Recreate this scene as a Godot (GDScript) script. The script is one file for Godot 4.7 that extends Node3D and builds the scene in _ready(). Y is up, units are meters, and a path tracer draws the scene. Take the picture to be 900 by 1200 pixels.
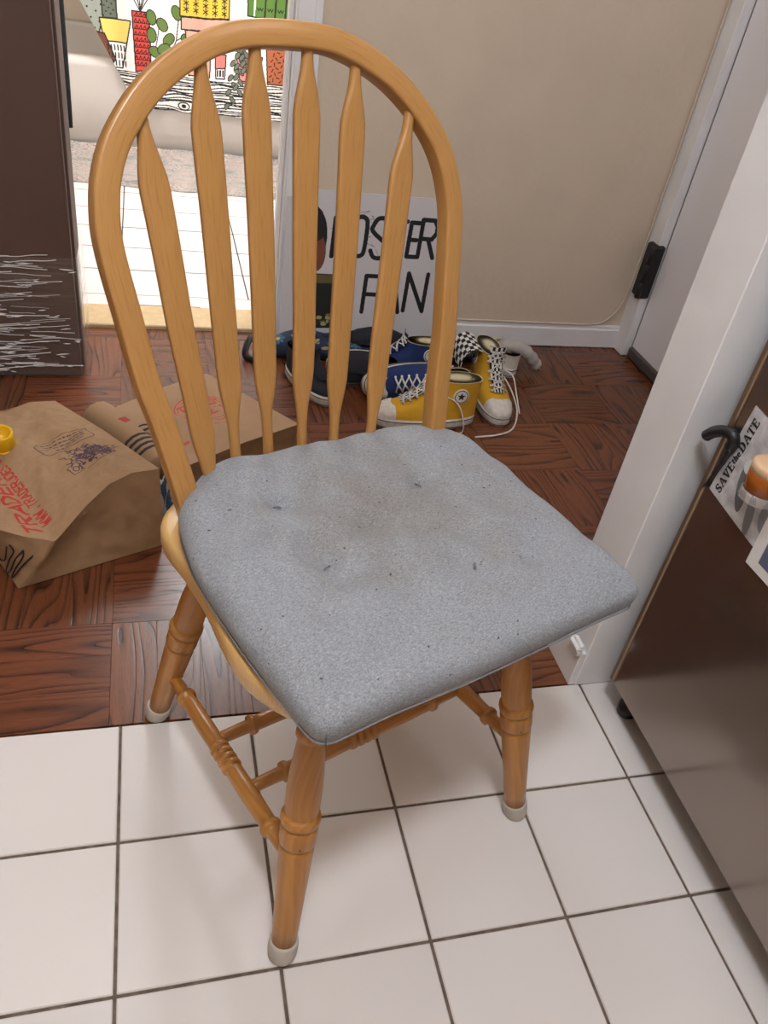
extends Node3D
# A blond arrow-back chair with a blue-grey cushion, on a white tile floor at the edge of a parquet hall.

var used := {}
var rng := RandomNumberGenerator.new()
var noise := FastNoiseLite.new()
const UP := Vector3.UP

# ------------------------------------------------------------------ geometry helper
class Geo:
	var st := SurfaceTool.new()
	func _init():
		st.begin(Mesh.PRIMITIVE_TRIANGLES)
	# adds triangles, turned outward (by signed volume) or towards facing
	func tris(v: PackedVector3Array, uv: PackedVector2Array, ix: PackedInt32Array, smooth := true, facing := Vector3.ZERO):
		var vol := 0.0
		for k in range(0, ix.size(), 3):
			var a := v[ix[k]]; var b := v[ix[k + 1]]; var c := v[ix[k + 2]]
			if facing != Vector3.ZERO:
				vol += (b - a).cross(c - a).dot(facing)
			else:
				vol += (a - v[0]).dot((b - v[0]).cross(c - v[0]))
		st.set_smooth_group(0 if smooth else 0xFFFFFFFF)
		for k in range(0, ix.size(), 3):
			var o := [0, 2, 1] if vol > 0.0 else [0, 1, 2]
			for j in o:
				st.set_uv(uv[ix[k + j]])
				st.add_vertex(v[ix[k + j]])
	# rings of equal length, closed round; caps at both ends if wanted
	func loft(rings: Array, caps := true, smooth := true, closed := true, facing := Vector3.ZERO):
		var v := PackedVector3Array(); var uv := PackedVector2Array(); var ix := PackedInt32Array()
		var n: int = rings[0].size()
		var w := n + 1 if closed else n
		var along := 0.0
		for i in rings.size():
			if i > 0:
				along += (rings[i][0] - rings[i - 1][0]).length()
			var round_ := 0.0
			for j in w:
				var p: Vector3 = rings[i][j % n]
				if j > 0:
					round_ += (p - rings[i][(j - 1) % n]).length()
				v.append(p); uv.append(Vector2(round_, along))
		for i in rings.size() - 1:
			for j in w - 1:
				var a := i * w + j
				ix.append_array([a, a + 1, a + w, a + 1, a + w + 1, a + w])
		if caps:
			for i in [0, rings.size() - 1]:
				var c := Vector3.ZERO
				for j in n:
					c += rings[i][j]
				var at := v.size()
				v.append(c / n); uv.append(Vector2(0, 0))
				for j in n:
					v.append(rings[i][j]); uv.append(Vector2(rings[i][j].x - c.x / n, rings[i][j].z - c.z / n))
				for j in n:
					if i == 0:
						ix.append_array([at, at + 1 + (j + 1) % n, at + 1 + j])
					else:
						ix.append_array([at, at + 1 + j, at + 1 + (j + 1) % n])
		tris(v, uv, ix, smooth, facing)
	# box with chamfered edges
	func box(c: Vector3, s: Vector3, r := 0.002, turn := Basis.IDENTITY):
		var h := s / 2.0
		r = minf(r, minf(h.x, minf(h.y, h.z)) * 0.98)
		var rings := []
		for lay in [[-h.y, r], [-h.y + r, 0.0], [h.y - r, 0.0], [h.y, r]]:
			var x: float = h.x - lay[1]; var z: float = h.z - lay[1]
			var k: float = r * 0.6
			var ring := PackedVector3Array()
			for p in [[x - k, z], [x, z - k], [x, -z + k], [x - k, -z], [-x + k, -z], [-x, -z + k], [-x, z - k], [-x + k, z]]:
				ring.append(c + turn * Vector3(p[0], lay[0], p[1]))
			rings.append(ring)
		loft(rings, true, false)
	# tube along a path; radius a number or one per point
	func tube(path: PackedVector3Array, radius, segs := 8, caps := true, flat := 1.0):
		var rings := []
		var t0 := (path[1] - path[0]).normalized()
		var side := t0.cross(Vector3.UP if absf(t0.y) < 0.9 else Vector3.RIGHT).normalized()
		for i in path.size():
			var t := (path[mini(i + 1, path.size() - 1)] - path[maxi(i - 1, 0)]).normalized()
			side = (side - t * side.dot(t)).normalized()
			var up := t.cross(side)
			var r: float = radius[i] if radius is Array else radius
			var ring := PackedVector3Array()
			for j in segs:
				var a := TAU * j / segs
				ring.append(path[i] + side * cos(a) * r + up * sin(a) * r * flat)
			rings.append(ring)
		loft(rings, caps)
	# turned profile [[distance, radius], ...] along the axis from a towards b
	func lathe(a: Vector3, b: Vector3, profile: Array, segs := 20, caps := true):
		var t := (b - a).normalized()
		var side := t.cross(Vector3.UP if absf(t.y) < 0.9 else Vector3.RIGHT).normalized()
		var up := t.cross(side)
		var rings := []
		for p in profile:
			var ring := PackedVector3Array()
			for j in segs:
				var q := TAU * j / segs
				ring.append(a + t * p[0] + (side * cos(q) + up * sin(q)) * p[1])
			rings.append(ring)
		loft(rings, caps)
	# grid of points f(i/nu, j/nv)
	func sheet(f: Callable, nu: int, nv: int, facing: Vector3, smooth := true):
		var v := PackedVector3Array(); var uv := PackedVector2Array(); var ix := PackedInt32Array()
		for j in nv + 1:
			for i in nu + 1:
				var s := float(i) / nu; var t := float(j) / nv
				v.append(f.call(s, t)); uv.append(Vector2(s, t))
		for j in nv:
			for i in nu:
				var a := j * (nu + 1) + i
				ix.append_array([a, a + 1, a + nu + 1, a + 1, a + nu + 2, a + nu + 1])
		tris(v, uv, ix, smooth, facing)
	func prism(poly: PackedVector2Array, place: Transform3D, depth: float, bevel := 0.0):
		# polygon in the place's xy plane, standing depth out along its z
		var rings := []
		for lay in ([[0.0, 0.0], [depth, 0.0]] if bevel == 0.0 else [[0.0, 0.0], [depth - bevel, 0.0], [depth, bevel]]):
			var pp := poly
			if lay[1] > 0.0:
				var o := Geometry2D.offset_polygon(poly, -lay[1])
				if o.size() and o[0].size() == poly.size():
					pp = o[0]
			var ring := PackedVector3Array()
			for p in pp:
				ring.append(place * Vector3(p.x, p.y, lay[0]))
			rings.append(ring)
		var n := poly.size()
		for i in rings.size() - 1:
			loft([rings[i], rings[i + 1]], false, false)
		var t := Geometry2D.triangulate_polygon(poly)
		var uv := PackedVector2Array(); uv.resize(n)
		tris(rings[0], uv, t, false, -place.basis.z)
		tris(rings[-1], uv, t, false, place.basis.z)
	func mesh() -> ArrayMesh:
		st.generate_normals()
		st.index()
		return st.commit()

# ------------------------------------------------------------------ node helpers
func numbered(called: String) -> String:
	var k: int = used.get(called, -1) + 1
	used[called] = k
	return called if k == 0 else "%s_%03d" % [called, k]

func thing(called: String, label: String, category: String, at := Vector3.ZERO, turn := 0.0, group := "") -> Node3D:
	var o := Node3D.new()
	o.name = numbered(called)
	add_child(o)
	o.position = at
	o.rotation.y = turn
	tag(o, label, category, group)
	return o

func tag(o: Node3D, label: String, category: String, group := "") -> Node3D:
	o.set_meta("label", label)
	o.set_meta("category", category)
	if group:
		o.set_meta("group", group)
	return o

func obj(called: String, g, m: Material, parent: Node = null) -> MeshInstance3D:
	var o := MeshInstance3D.new()
	o.mesh = g.mesh() if g is Geo else g
	o.material_override = m
	o.cast_shadow = GeometryInstance3D.SHADOW_CASTING_SETTING_ON
	if parent == null:
		o.name = numbered(called)
		add_child(o)
	else:
		o.name = called
		parent.add_child(o, true)
	return o

func struct(called: String, g, m: Material, label: String, category: String) -> MeshInstance3D:
	var o := obj(called, g, m)
	o.set_meta("kind", "structure")
	tag(o, label, category)
	return o

func boxes(list: Array, r := 0.002) -> Geo:
	var g := Geo.new()
	for b in list:   # [x0, x1, y0, y1, z0, z1]
		g.box(Vector3((b[0] + b[1]) / 2.0, (b[2] + b[3]) / 2.0, (b[4] + b[5]) / 2.0), Vector3(b[1] - b[0], b[3] - b[2], b[5] - b[4]), r)
	return g

func smooth_path(pts: Array, n: int) -> PackedVector3Array:
	# Catmull-Rom through pts, n points
	var out := PackedVector3Array()
	var m := pts.size() - 1
	for i in n:
		var t := float(i) / (n - 1) * m
		var k := mini(int(t), m - 1)
		var f := t - k
		var a: Vector3 = pts[maxi(k - 1, 0)]; var b: Vector3 = pts[k]
		var c: Vector3 = pts[k + 1]; var d: Vector3 = pts[mini(k + 2, m)]
		out.append(b.cubic_interpolate(c, a, d, f))
	return out

# ------------------------------------------------------------------ materials and pictures
func mat(c: Color, rough := 0.6, metal := 0.0) -> StandardMaterial3D:
	var m := StandardMaterial3D.new()
	m.albedo_color = c
	m.roughness = rough
	m.metallic = metal
	return m

func c8(r: int, g: int, b: int) -> Color:
	return Color8(r, g, b)

func ntex(freq: float, sd: int, colors: Array, octaves := 4, size := 512, normal := false, bump := 4.0) -> NoiseTexture2D:
	var f := FastNoiseLite.new()
	f.noise_type = FastNoiseLite.TYPE_SIMPLEX_SMOOTH
	f.frequency = freq
	f.seed = sd
	f.fractal_octaves = octaves
	var t := NoiseTexture2D.new()
	t.width = size
	t.height = size
	t.seamless = true
	t.noise = f
	if normal:
		t.as_normal_map = true
		t.bump_strength = bump
	else:
		var g := Gradient.new()
		var offs := PackedFloat32Array()
		for k in colors.size():
			offs.append(float(k) / (colors.size() - 1))
		g.offsets = offs
		g.colors = PackedColorArray(colors)
		t.color_ramp = g
	return t

func tri(m: StandardMaterial3D, s: float, world := true) -> StandardMaterial3D:
	m.uv1_triplanar = true
	m.uv1_world_triplanar = world
	m.uv1_scale = Vector3.ONE * s
	return m

func pic(w: int, h: int, c: Color) -> Image:
	var im := Image.create(w, h, false, Image.FORMAT_RGB8)
	im.fill(c)
	return im

func poly(im: Image, pts: Array, c: Color):
	var lo := 1e9; var hi := -1e9
	for p in pts:
		lo = minf(lo, p.y); hi = maxf(hi, p.y)
	for y in range(maxi(0, int(floor(lo))), mini(im.get_height() - 1, int(ceil(hi))) + 1):
		var xs := []
		var yy := y + 0.5
		for k in pts.size():
			var a: Vector2 = pts[k]; var b: Vector2 = pts[(k + 1) % pts.size()]
			if (a.y <= yy) != (b.y <= yy):
				xs.append(a.x + (yy - a.y) / (b.y - a.y) * (b.x - a.x))
		xs.sort()
		for k in range(0, xs.size() - 1, 2):
			var x0 := maxi(0, int(round(xs[k]))); var x1 := mini(im.get_width(), int(round(xs[k + 1])))
			if x1 > x0:
				im.fill_rect(Rect2i(x0, y, x1 - x0, 1), c)

func line(im: Image, pts: Array, w: float, c: Color):
	var r := maxf(w / 2.0, 0.5)
	for k in pts.size():
		var a: Vector2 = pts[k]
		disc(im, a, r, r, c)
		if k + 1 < pts.size():
			var b: Vector2 = pts[k + 1]
			var n := (b - a).normalized().orthogonal() * r
			poly(im, [a + n, b + n, b - n, a - n], c)

func disc(im: Image, at: Vector2, rx: float, ry: float, c: Color, turn := 0.0):
	var p := []
	var n := 8 if rx < 3.0 else 20
	for k in n:
		p.append(at + Vector2(cos(TAU * k / n) * rx, sin(TAU * k / n) * ry).rotated(turn))
	poly(im, p, c)

func leaf(im: Image, at: Vector2, rx: float, ry: float, turn: float, c: Color, ink: Color, w := 2.0):
	disc(im, at, rx + w, ry + w, ink, turn)
	disc(im, at, rx, ry, c, turn)

func outlined(im: Image, pts: Array, c: Color, ink: Color, w := 3.0):
	poly(im, pts, c)
	line(im, pts + [pts[0]], w, ink)

const GLYPHS := {
	"T": "0646 2620", "R": "00063645443303 2340", "A": "002640 1232", "D": "00062644422000", "E": "46060040 0333",
	"J": "4641301001", "O": "103041453616050110", "S": "45361605044241301001", "W": "0610243046", "F": "460600 0333",
	"N": "00064046", "V": "062046", "C": "4536160501103041", "M": "0006234640", ".": "2021", "'": "2625",
}

func write(im: Image, text: String, at: Vector2, right: Vector2, up: Vector2, w: float, c: Color):
	# one letter cell is right wide and up high
	for k in text.length():
		if not GLYPHS.has(text[k]):
			continue
		for part in GLYPHS[text[k]].split(" "):
			var pts := []
			for q in range(0, part.length() - 1, 2):
				pts.append(at + right * (k + float(part[q].to_int()) / 4.0 * 0.72) + up * (float(part[q + 1].to_int()) / 6.0))
			if text[k] == "O" or text[k] == "S":
				var sp := []
				for q in pts:
					sp.append(Vector3(q.x, q.y, 0))
				pts = []
				for q in smooth_path(sp, 33):
					pts.append(Vector2(q.x, q.y))
			line(im, pts, w, c)

func tex(im: Image) -> ImageTexture:
	return ImageTexture.create_from_image(im)

var M := {}

func oak_picture(sd: int) -> Image:
	# 0.9 m along x, 0.3 m along y
	var im := Image.create(1024, 384, false, Image.FORMAT_RGB8)
	var a := FastNoiseLite.new(); a.seed = sd; a.frequency = 0.006; a.fractal_octaves = 2
	var b := FastNoiseLite.new(); b.seed = sd + 1; b.frequency = 0.05; b.fractal_octaves = 2
	var hi := Vector3(0.475, 0.290, 0.182); var lo := Vector3(0.155, 0.082, 0.056)
	for y in 384:
		for x in 1024:
			var bend := a.get_noise_2d(x * 0.20, y * 1.1)
			var g := y * 0.025 + bend * 2.9
			var saw := g - floorf(g)
			var dark := pow(saw, 4.0) * 0.62 + maxf(0.0, 0.12 - saw) * 2.0
			dark *= 0.6 + 0.6 * a.get_noise_2d(x * 0.9 + 300.0, y * 2.0 + 90.0) + 0.35
			var pore := b.get_noise_2d(x * 0.5, y * 9.0)
			var t := clampf(1.0 - dark - 0.26 * maxf(0.0, pore) - 0.10 * b.get_noise_2d(x * 0.06, y * 1.0), 0.0, 1.0)
			var v := lo.lerp(hi, t)
			im.set_pixel(x, y, Color(v.x, v.y, v.z))
	return im

func worn_wood_picture() -> Image:
	# 0.2 m round by 0.45 m along: fine streaks with small dark dents
	var im := Image.create(256, 512, false, Image.FORMAT_RGB8)
	var n := FastNoiseLite.new(); n.seed = 19; n.frequency = 0.03; n.fractal_octaves = 3
	for y in 512:
		for x in 256:
			var t := clampf(0.5 + 0.9 * n.get_noise_2d(x * 2.4, y * 0.16), 0.0, 1.0)
			var v := Vector3(0.650, 0.448, 0.205).lerp(Vector3(0.735, 0.530, 0.270), t)
			im.set_pixel(x, y, Color(v.x, v.y, v.z))
	var r := RandomNumberGenerator.new(); r.seed = 23
	for k in 46:
		var p := Vector2(r.randf_range(4, 252), r.randf_range(4, 508))
		disc(im, p, r.randf_range(0.8, 2.2), r.randf_range(1.0, 3.4), c8(104, 62, 26))
	return im

func fabric_picture() -> Image:
	var im := Image.create(640, 640, false, Image.FORMAT_RGB8)
	var n := FastNoiseLite.new(); n.seed = 5; n.frequency = 0.45; n.fractal_octaves = 2
	var big := FastNoiseLite.new(); big.seed = 8; big.frequency = 0.011; big.fractal_octaves = 3
	var blue := Vector3(0.556, 0.563, 0.580); var dirt := Vector3(0.500, 0.476, 0.458)
	var r := RandomNumberGenerator.new(); r.seed = 3
	for y in 640:
		for x in 640:
			var d := Vector2(x - 338, y - 290).length() / 180.0
			var s := clampf((1.0 - d) * 0.75 + 0.35 * big.get_noise_2d(x, y), 0.0, 0.75)
			var v := blue.lerp(dirt, s)
			var f := 1.0 + 0.16 * n.get_noise_2d(x, y * 1.6) + 0.13 * n.get_noise_2d(x * 0.3 + 50.0, y * 1.4) + r.randf_range(-0.07, 0.07)
			v *= f
			im.set_pixel(x, y, Color(clampf(v.x, 0, 1), clampf(v.y, 0, 1), clampf(v.z, 0, 1)))
	for k in 170:      # dark slubs and crumbs
		var p := Vector2(r.randf_range(20, 620), r.randf_range(20, 620))
		var q := p + Vector2(r.randf_range(-2, 2), r.randf_range(-1.5, 1.5))
		line(im, [p, q], r.randf_range(1.0, 1.7), c8(74, 70, 72) if k % 3 else c8(52, 46, 44))
	return im

func build_materials():
	# blond chair wood: long fine streaks along v
	var w := mat(Color(1, 1, 1), 0.38)
	w.albedo_texture = ntex(0.02, 11, [c8(165, 116, 60), c8(178, 128, 70), c8(183, 133, 74), c8(172, 122, 65)], 4)
	w.uv1_scale = Vector3(22, 1.3, 1)
	w.clearcoat_enabled = true
	w.clearcoat = 0.2
	w.clearcoat_roughness = 0.22
	M.wood = w
	var w2 := w.duplicate()
	w2.albedo_color = c8(244, 232, 214)
	M.wood_worn = w2
	var w4 := w.duplicate()
	w4.albedo_color = c8(250, 238, 216)
	w4.albedo_texture = tex(worn_wood_picture())
	w4.uv1_scale = Vector3(5, 2.2, 1)
	M.wood_leg = w4
	var w3 := w.duplicate()
	w3.albedo_texture = ntex(0.02, 14, [c8(196, 152, 92), c8(208, 165, 104), c8(214, 172, 112)], 4)
	M.wood_light = w3
	M.rubber_cap = mat(c8(214, 206, 196), 0.7)
	M.rubber_cap.albedo_texture = ntex(0.03, 4, [c8(190, 186, 180), c8(255, 255, 255)], 3, 256)
	# oak parquet
	for k in 2:
		var op := oak_picture(21 + 7 * k)
		var t := tex(op)
		var bm: Image = op.duplicate()
		bm.bump_map_to_normal_map(3.0)
		var bt := tex(bm)
		for j in 3:
			var o := mat([c8(255, 244, 238), c8(232, 220, 216), c8(246, 226, 218)][j], 0.27)
			o.albedo_texture = t
			o.normal_enabled = true
			o.normal_texture = bt
			o.normal_scale = 0.35
			o.metallic_specular = 0.5
			M["oak%d" % (k * 3 + j)] = o
	M.gap = mat(c8(30, 20, 16), 0.9)
	# ceramic
	for k in 3:
		var t := mat([c8(222, 215, 211), c8(226, 219, 215), c8(218, 211, 207)][k], 0.22)
		t.roughness_texture = ntex(0.02, 40 + k, [Color(0.22, 0.22, 0.22), Color(0.27, 0.27, 0.27)], 3, 256)
		t.roughness = 1.0
		t.normal_enabled = true
		t.normal_texture = ntex(0.012, 43, [], 2, 256, true, 2.0)
		t.normal_scale = 0.05
		M["tile%d" % k] = tri(t, 2.0)
	M.grout = tri(mat(Color(1, 1, 1), 0.95), 6.0)
	M.grout.albedo_texture = ntex(0.03, 50, [c8(84, 72, 62), c8(128, 112, 98)], 4, 256)
	M.bath_grout = mat(c8(70, 66, 62), 0.95)
	# painted surfaces
	M.wall = tri(mat(Color(1, 1, 1), 0.85), 1.4)
	M.wall.albedo_texture = ntex(0.01, 60, [c8(208, 191, 170), c8(214, 197, 176)], 3, 256)
	M.wall.normal_enabled = true
	M.wall.normal_texture = ntex(0.09, 61, [], 3, 256, true, 1.0)
	M.wall.normal_scale = 0.25
	M.white = tri(mat(c8(236, 234, 234), 0.42), 2.0)
	M.white.albedo_texture = ntex(0.008, 62, [c8(244, 243, 243), c8(255, 255, 255)], 3, 256)
	M.door = mat(c8(234, 231, 234), 0.5)
	M.sweep = mat(c8(96, 90, 86), 0.5, 0.4)
	M.ceiling = mat(c8(228, 222, 214), 0.9)
	M.black = mat(c8(22, 21, 22), 0.45)
	M.cable = mat(c8(206, 190, 172), 0.5)
	M.saddle = tri(mat(Color(1, 1, 1), 0.4), 5.0)
	M.saddle.albedo_texture = ntex(0.02, 63, [c8(188, 160, 118), c8(206, 180, 138)], 4, 256)
	# steel
	var s := mat(c8(150, 139, 131), 0.34, 0.9)
	s.roughness_texture = ntex(0.01, 70, [Color(0.13, 0.13, 0.13), Color(0.22, 0.22, 0.22)], 4, 256)
	s.roughness = 1.0
	M.steel = tri(s, 1.5)
	M.steel_edge = mat(c8(150, 128, 106), 0.3, 0.8)
	# kraft paper, cardboard, film
	M.kraft = tri(mat(Color(1, 1, 1), 0.8), 4.0)
	M.kraft.albedo_texture = ntex(0.03, 80, [c8(146, 112, 80), c8(160, 126, 92)], 5, 256)
	M.box = mat(Color(1, 1, 1), 0.62)
	M.box.albedo_texture = ntex(0.006, 82, [c8(80, 58, 48), c8(92, 68, 57)], 4, 256)
	M.box = tri(M.box, 1.0)
	var f := mat(Color(1, 1, 1, 0.03), 0.10)
	f.transparency = BaseMaterial3D.TRANSPARENCY_ALPHA
	M.film = f
	M.crease = mat(c8(240, 236, 234), 0.15)
	# fabric of the cushion
	var fb := mat(Color(1, 1, 1), 0.95)
	fb.albedo_texture = tex(fabric_picture())
	fb.normal_enabled = true
	fb.normal_texture = ntex(0.30, 91, [], 2, 1024, true, 5.0)
	fb.normal_scale = 0.22
	fb.rim_enabled = true
	fb.rim = 0.15
	M.fabric = fb
	M.piping = mat(c8(126, 130, 138), 0.95)
	M.thread = mat(c8(104, 106, 114), 0.95)
	# shoes
	M.rubber = tri(mat(Color(1, 1, 1), 0.6), 8.0)
	M.rubber.albedo_texture = ntex(0.03, 101, [c8(188, 180, 170), c8(222, 216, 208)], 4, 256)
	for q in [["yellow", c8(206, 154, 34)], ["navy", c8(24, 44, 92)], ["cream", c8(214, 206, 190)], ["char", c8(26, 27, 34)]]:
		var cm := mat(q[1], 0.9)
		cm.normal_enabled = true
		cm.normal_texture = M.fabric.normal_texture
		cm.normal_scale = 0.2
		M[q[0]] = tri(cm, 9.0)
	M.lace = mat(c8(212, 206, 198), 0.9)
	M.stripe = mat(c8(24, 24, 28), 0.6)
	M.metal = mat(c8(190, 186, 180), 0.3, 0.9)
	var ck := pic(128, 128, c8(226, 222, 214))
	for y in 8:
		for x in 8:
			if (x + y) % 2:
				ck.fill_rect(Rect2i(x * 16, y * 16, 16, 16), c8(22, 22, 24))
	M.check = mat(Color(1, 1, 1), 0.9)
	M.check.albedo_texture = tex(ck)
	M.check.uv1_scale = Vector3(0.8, 0.9, 1)
	M.lining = mat(c8(206, 194, 158), 0.95)
	M.sock = tri(mat(c8(184, 177, 172), 0.95), 10.0)
	M.sock.normal_enabled = true
	M.sock.normal_texture = M.fabric.normal_texture

# ------------------------------------------------------------------ the room
func tile_floor(root: Node3D, x0: float, nx: int, z0: float, nz: int, s: float, joint: float, keys: Array, joint_z := 0.0, s_x := 0.0):
	var shared := {}
	for i in nx:
		for j in nz:
			var sw := s_x if s_x > 0.0 else s
			var wx := sw - joint
			var cx := x0 + (i + 0.5) * sw
			var key := "%.3f" % wx
			if not shared.has(key):
				var g := Geo.new()
				g.box(Vector3(0, -0.005, 0), Vector3(wx, 0.01, s - maxf(joint, joint_z)), 0.0016)
				shared[key] = g.mesh()
			var o := obj("tile", shared[key], M[keys[rng.randi() % keys.size()]], root)
			o.position = Vector3(cx, rng.randf_range(-0.0005, 0.0), z0 + (j + 0.5) * s)

func stave_mesh(u0: float, v0: float, length: float, width: float) -> ArrayMesh:
	# grain runs along local x
	var h := Vector2(length, width) / 2.0
	var v := PackedVector3Array(); var uv := PackedVector2Array(); var ix := PackedInt32Array()
	var e := 0.0003
	for lay in [[-0.008, 0.0], [-e, 0.0], [0.0, e]]:
		for p in [Vector2(-1, -1), Vector2(1, -1), Vector2(1, 1), Vector2(-1, 1)]:
			var q: Vector2 = p * (h - Vector2(lay[1], lay[1]))
			v.append(Vector3(q.x, lay[0], q.y))
			uv.append(Vector2(u0 + (q.x + h.x) / 0.9, v0 + (q.y + h.y) / 0.3))
	for k in 2:
		for j in 4:
			var a := k * 4 + j; var b := k * 4 + (j + 1) % 4
			ix.append_array([a, b, a + 4, b, b + 4, a + 4])
	ix.append_array([8, 9, 10, 8, 10, 11, 0, 2, 1, 0, 3, 2])
	var g := Geo.new()
	g.tris(v, uv, ix, false)
	return g.mesh()

func build_room():
	# kitchen tiles; joints at multiples of 0.2032 from the corner of the threshold
	var s := 0.2032
	var fl := thing("floor", "white square ceramic tile floor with dark grout under the chair", "floor")
	fl.set_meta("kind", "structure")
	obj("grout", boxes([[-1.8, 1.6, -0.06, -0.0035, 0.0, 2.7]], 0.001), M.grout, fl)
	tile_floor(fl, -4 * s, 12, 0.0005, 6, s, 0.0045, ["tile0", "tile1", "tile2"])
	var far_tiles := Geo.new()      # the rest of the kitchen floor, behind the camera
	far_tiles.box(Vector3(-0.1, -0.0045, 1.96), Vector3(3.4, 0.008, 1.46), 0.001)
	obj("tile_field", far_tiles, M.tile0, fl)
	var side_tiles := Geo.new()
	side_tiles.box(Vector3(-1.31, -0.0045, 0.61), Vector3(0.98, 0.008, 1.21), 0.001)
	obj("tile_field", side_tiles, M.tile1, fl)

	# parquet of oak squares, grain turned in every other one, three staves each
	var wf := thing("floor", "red-brown oak parquet floor of squares with alternating grain", "floor")
	wf.set_meta("kind", "structure")
	obj("subfloor", boxes([[-1.8, 1.75, -0.06, -0.0065, -1.425, 0.0]], 0.001), M.gap, wf)
	var sx := 0.2288; var sz := 0.2265
	var kinds := []
	for k in 8:
		kinds.append(stave_mesh(rng.randf() * 0.7, float(k % 4) * 0.25 + rng.randf() * 0.02, sx - 0.0008, sz / 3.0 - 0.0002))
	var other := []
	for k in 8:
		other.append(stave_mesh(rng.randf() * 0.7, float(k % 4) * 0.25 + rng.randf() * 0.02, sz - 0.0008, sx / 3.0 - 0.0002))
	for i in range(-3, 8):
		for j in range(-7, 0):
			var cx := -0.018 + (i + 0.5) * sx; var cz := (j + 0.5) * sz
			var tone := rng.randi() % 6
			for q in 3:
				var o: MeshInstance3D
				if (i + j) % 2 == 0:
					o = obj("stave", kinds[(i * 3 + j * 5 + q + 64) % 8], M["oak%d" % (tone if q != 1 else (tone + 3) % 6)], wf)
					o.position = Vector3(cx, rng.randf_range(-0.0004, 0.0), cz + (q - 1) * sz / 3.0)
				else:
					o = obj("stave", other[(i * 5 + j * 3 + q + 64) % 8], M["oak%d" % (tone if q != 1 else (tone + 3) % 6)], wf)
					o.position = Vector3(cx + (q - 1) * sx / 3.0, rng.randf_range(-0.0004, 0.0), cz)
					o.rotation.y = PI / 2
				if j == -7:   # cut where the wall stands
					o.visible = cz > -1.43 - 0.1 and (o.position.z > -1.5)
	# far left strip of the hall, outside the picture
	var rest := Geo.new()
	rest.box(Vector3(-1.25, -0.004, -0.71), Vector3(1.08, 0.007, 1.42), 0.001)
	obj("stave_field", rest, M.oak0, wf)

	# bathroom floor
	var bf := thing("floor", "bright white bathroom tile floor beyond the doorway", "floor")
	bf.set_meta("kind", "structure")
	obj("grout", boxes([[-0.85, 1.15, -0.06, -0.0013, -3.2, -1.555]], 0.001), M.bath_grout, bf)
	tile_floor(bf, -0.832, 5, -3.055, 7, 0.2, 0.0032, ["tile1"], 0.0060, 0.4)
	var sill := boxes([[-0.85, 1.15, -0.01, -0.0005, -1.655, -1.555]], 0.001)
	obj("tile_row", sill, M.tile1, bf)
	struct("trim", boxes([[-0.36, 0.43, -0.02, 0.012, -1.556, -1.418]], 0.003), M.saddle, "tan stone saddle across the bathroom doorway", "threshold")

	# walls
	var H := 2.4
	struct("wall_back", boxes([[0.46, 1.75, 0, H, -1.555, -1.40], [-1.8, -0.40, 0, H, -1.555, -1.40], [-0.40, 0.46, 2.05, H, -1.555, -1.40]], 0.001), M.wall, "beige painted wall at the end of the hall beside the bathroom door", "wall")
	struct("wall_right", boxes([[1.6, 1.75, 0, H, -0.36, 2.7], [1.6, 1.75, 2.05, H, -1.56, -0.36], [1.6, 1.75, 0, 2.05, -1.56, -1.385]], 0.001), M.wall, "beige wall holding the grey door", "wall")
	struct("wall_stub", boxes([[0.80, 1.6, 0, H, -0.10, 0.006]], 0.0025), M.white, "white painted wall end between the hall floor and the refrigerator", "wall")
	struct("wall_left", boxes([[-1.9, -1.8, 0, H, -1.56, 2.8]], 0.001), M.wall, "beige wall closing the left side of the kitchen and hall", "wall")
	struct("wall_front", boxes([[-1.9, 1.75, 0, H, 2.7, 2.8]], 0.001), M.wall, "beige kitchen wall behind the viewer", "wall")
	struct("ceiling", boxes([[-1.9, 1.75, H, H + 0.1, -4.1, 2.8]], 0.001), M.ceiling, "off-white ceiling over kitchen, hall and bathroom", "ceiling")
	var bw := tri(mat(c8(226, 214, 200), 0.5), 2.0)
	struct("wall_bath", boxes([[-0.95, -0.85, 0, H, -4.0, -1.555], [1.15, 1.25, 0, H, -4.0, -1.555], [-0.95, 1.25, 0, H, -4.1, -4.0]], 0.001), bw, "warm cream bathroom walls around the tub", "wall")
	# bathroom door casing: flat board with a raised outer bead, and the jamb lining
	var cs := Geo.new()
	for b in [[0.413, 0.480, 0.0, 2.10, -1.402, -1.384], [0.462, 0.480, 0.0, 2.10, -1.40, -1.376], [0.413, 0.421, 0.0, 2.10, -1.40, -1.380], [-0.40, -0.34, 0.0, 2.10, -1.402, -1.384], [-0.40, 0.480, 2.04, 2.11, -1.402, -1.384], [0.420, 0.462, 0.0, 2.05, -1.556, -1.40], [-0.40, -0.345, 0.0, 2.05, -1.556, -1.40], [-0.36, 0.44, 2.035, 2.052, -1.556, -1.40], [0.412, 0.424, 0.0, 2.04, -1.50, -1.47]]:
		cs.box(Vector3((b[0] + b[1]) / 2.0, (b[2] + b[3]) / 2.0, (b[4] + b[5]) / 2.0), Vector3(b[1] - b[0], b[3] - b[2], b[5] - b[4]), 0.003)
	struct("trim", cs, M.white, "white moulded casing round the bathroom doorway", "trim")
	# baseboard of the end wall, with a stepped top
	var bb := boxes([[0.478, 1.575, 0.0, 0.066, -1.402, -1.386], [0.478, 1.575, 0.06, 0.078, -1.402, -1.391]], 0.003)
	struct("baseboard_back", bb, M.white, "white baseboard along the beige hall end wall", "baseboard")
	# base trim of the wall end, and its broken moulding cap
	var tr := boxes([[0.788, 0.80, 0.0, 0.085, -0.106, 0.004]], 0.002)
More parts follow.
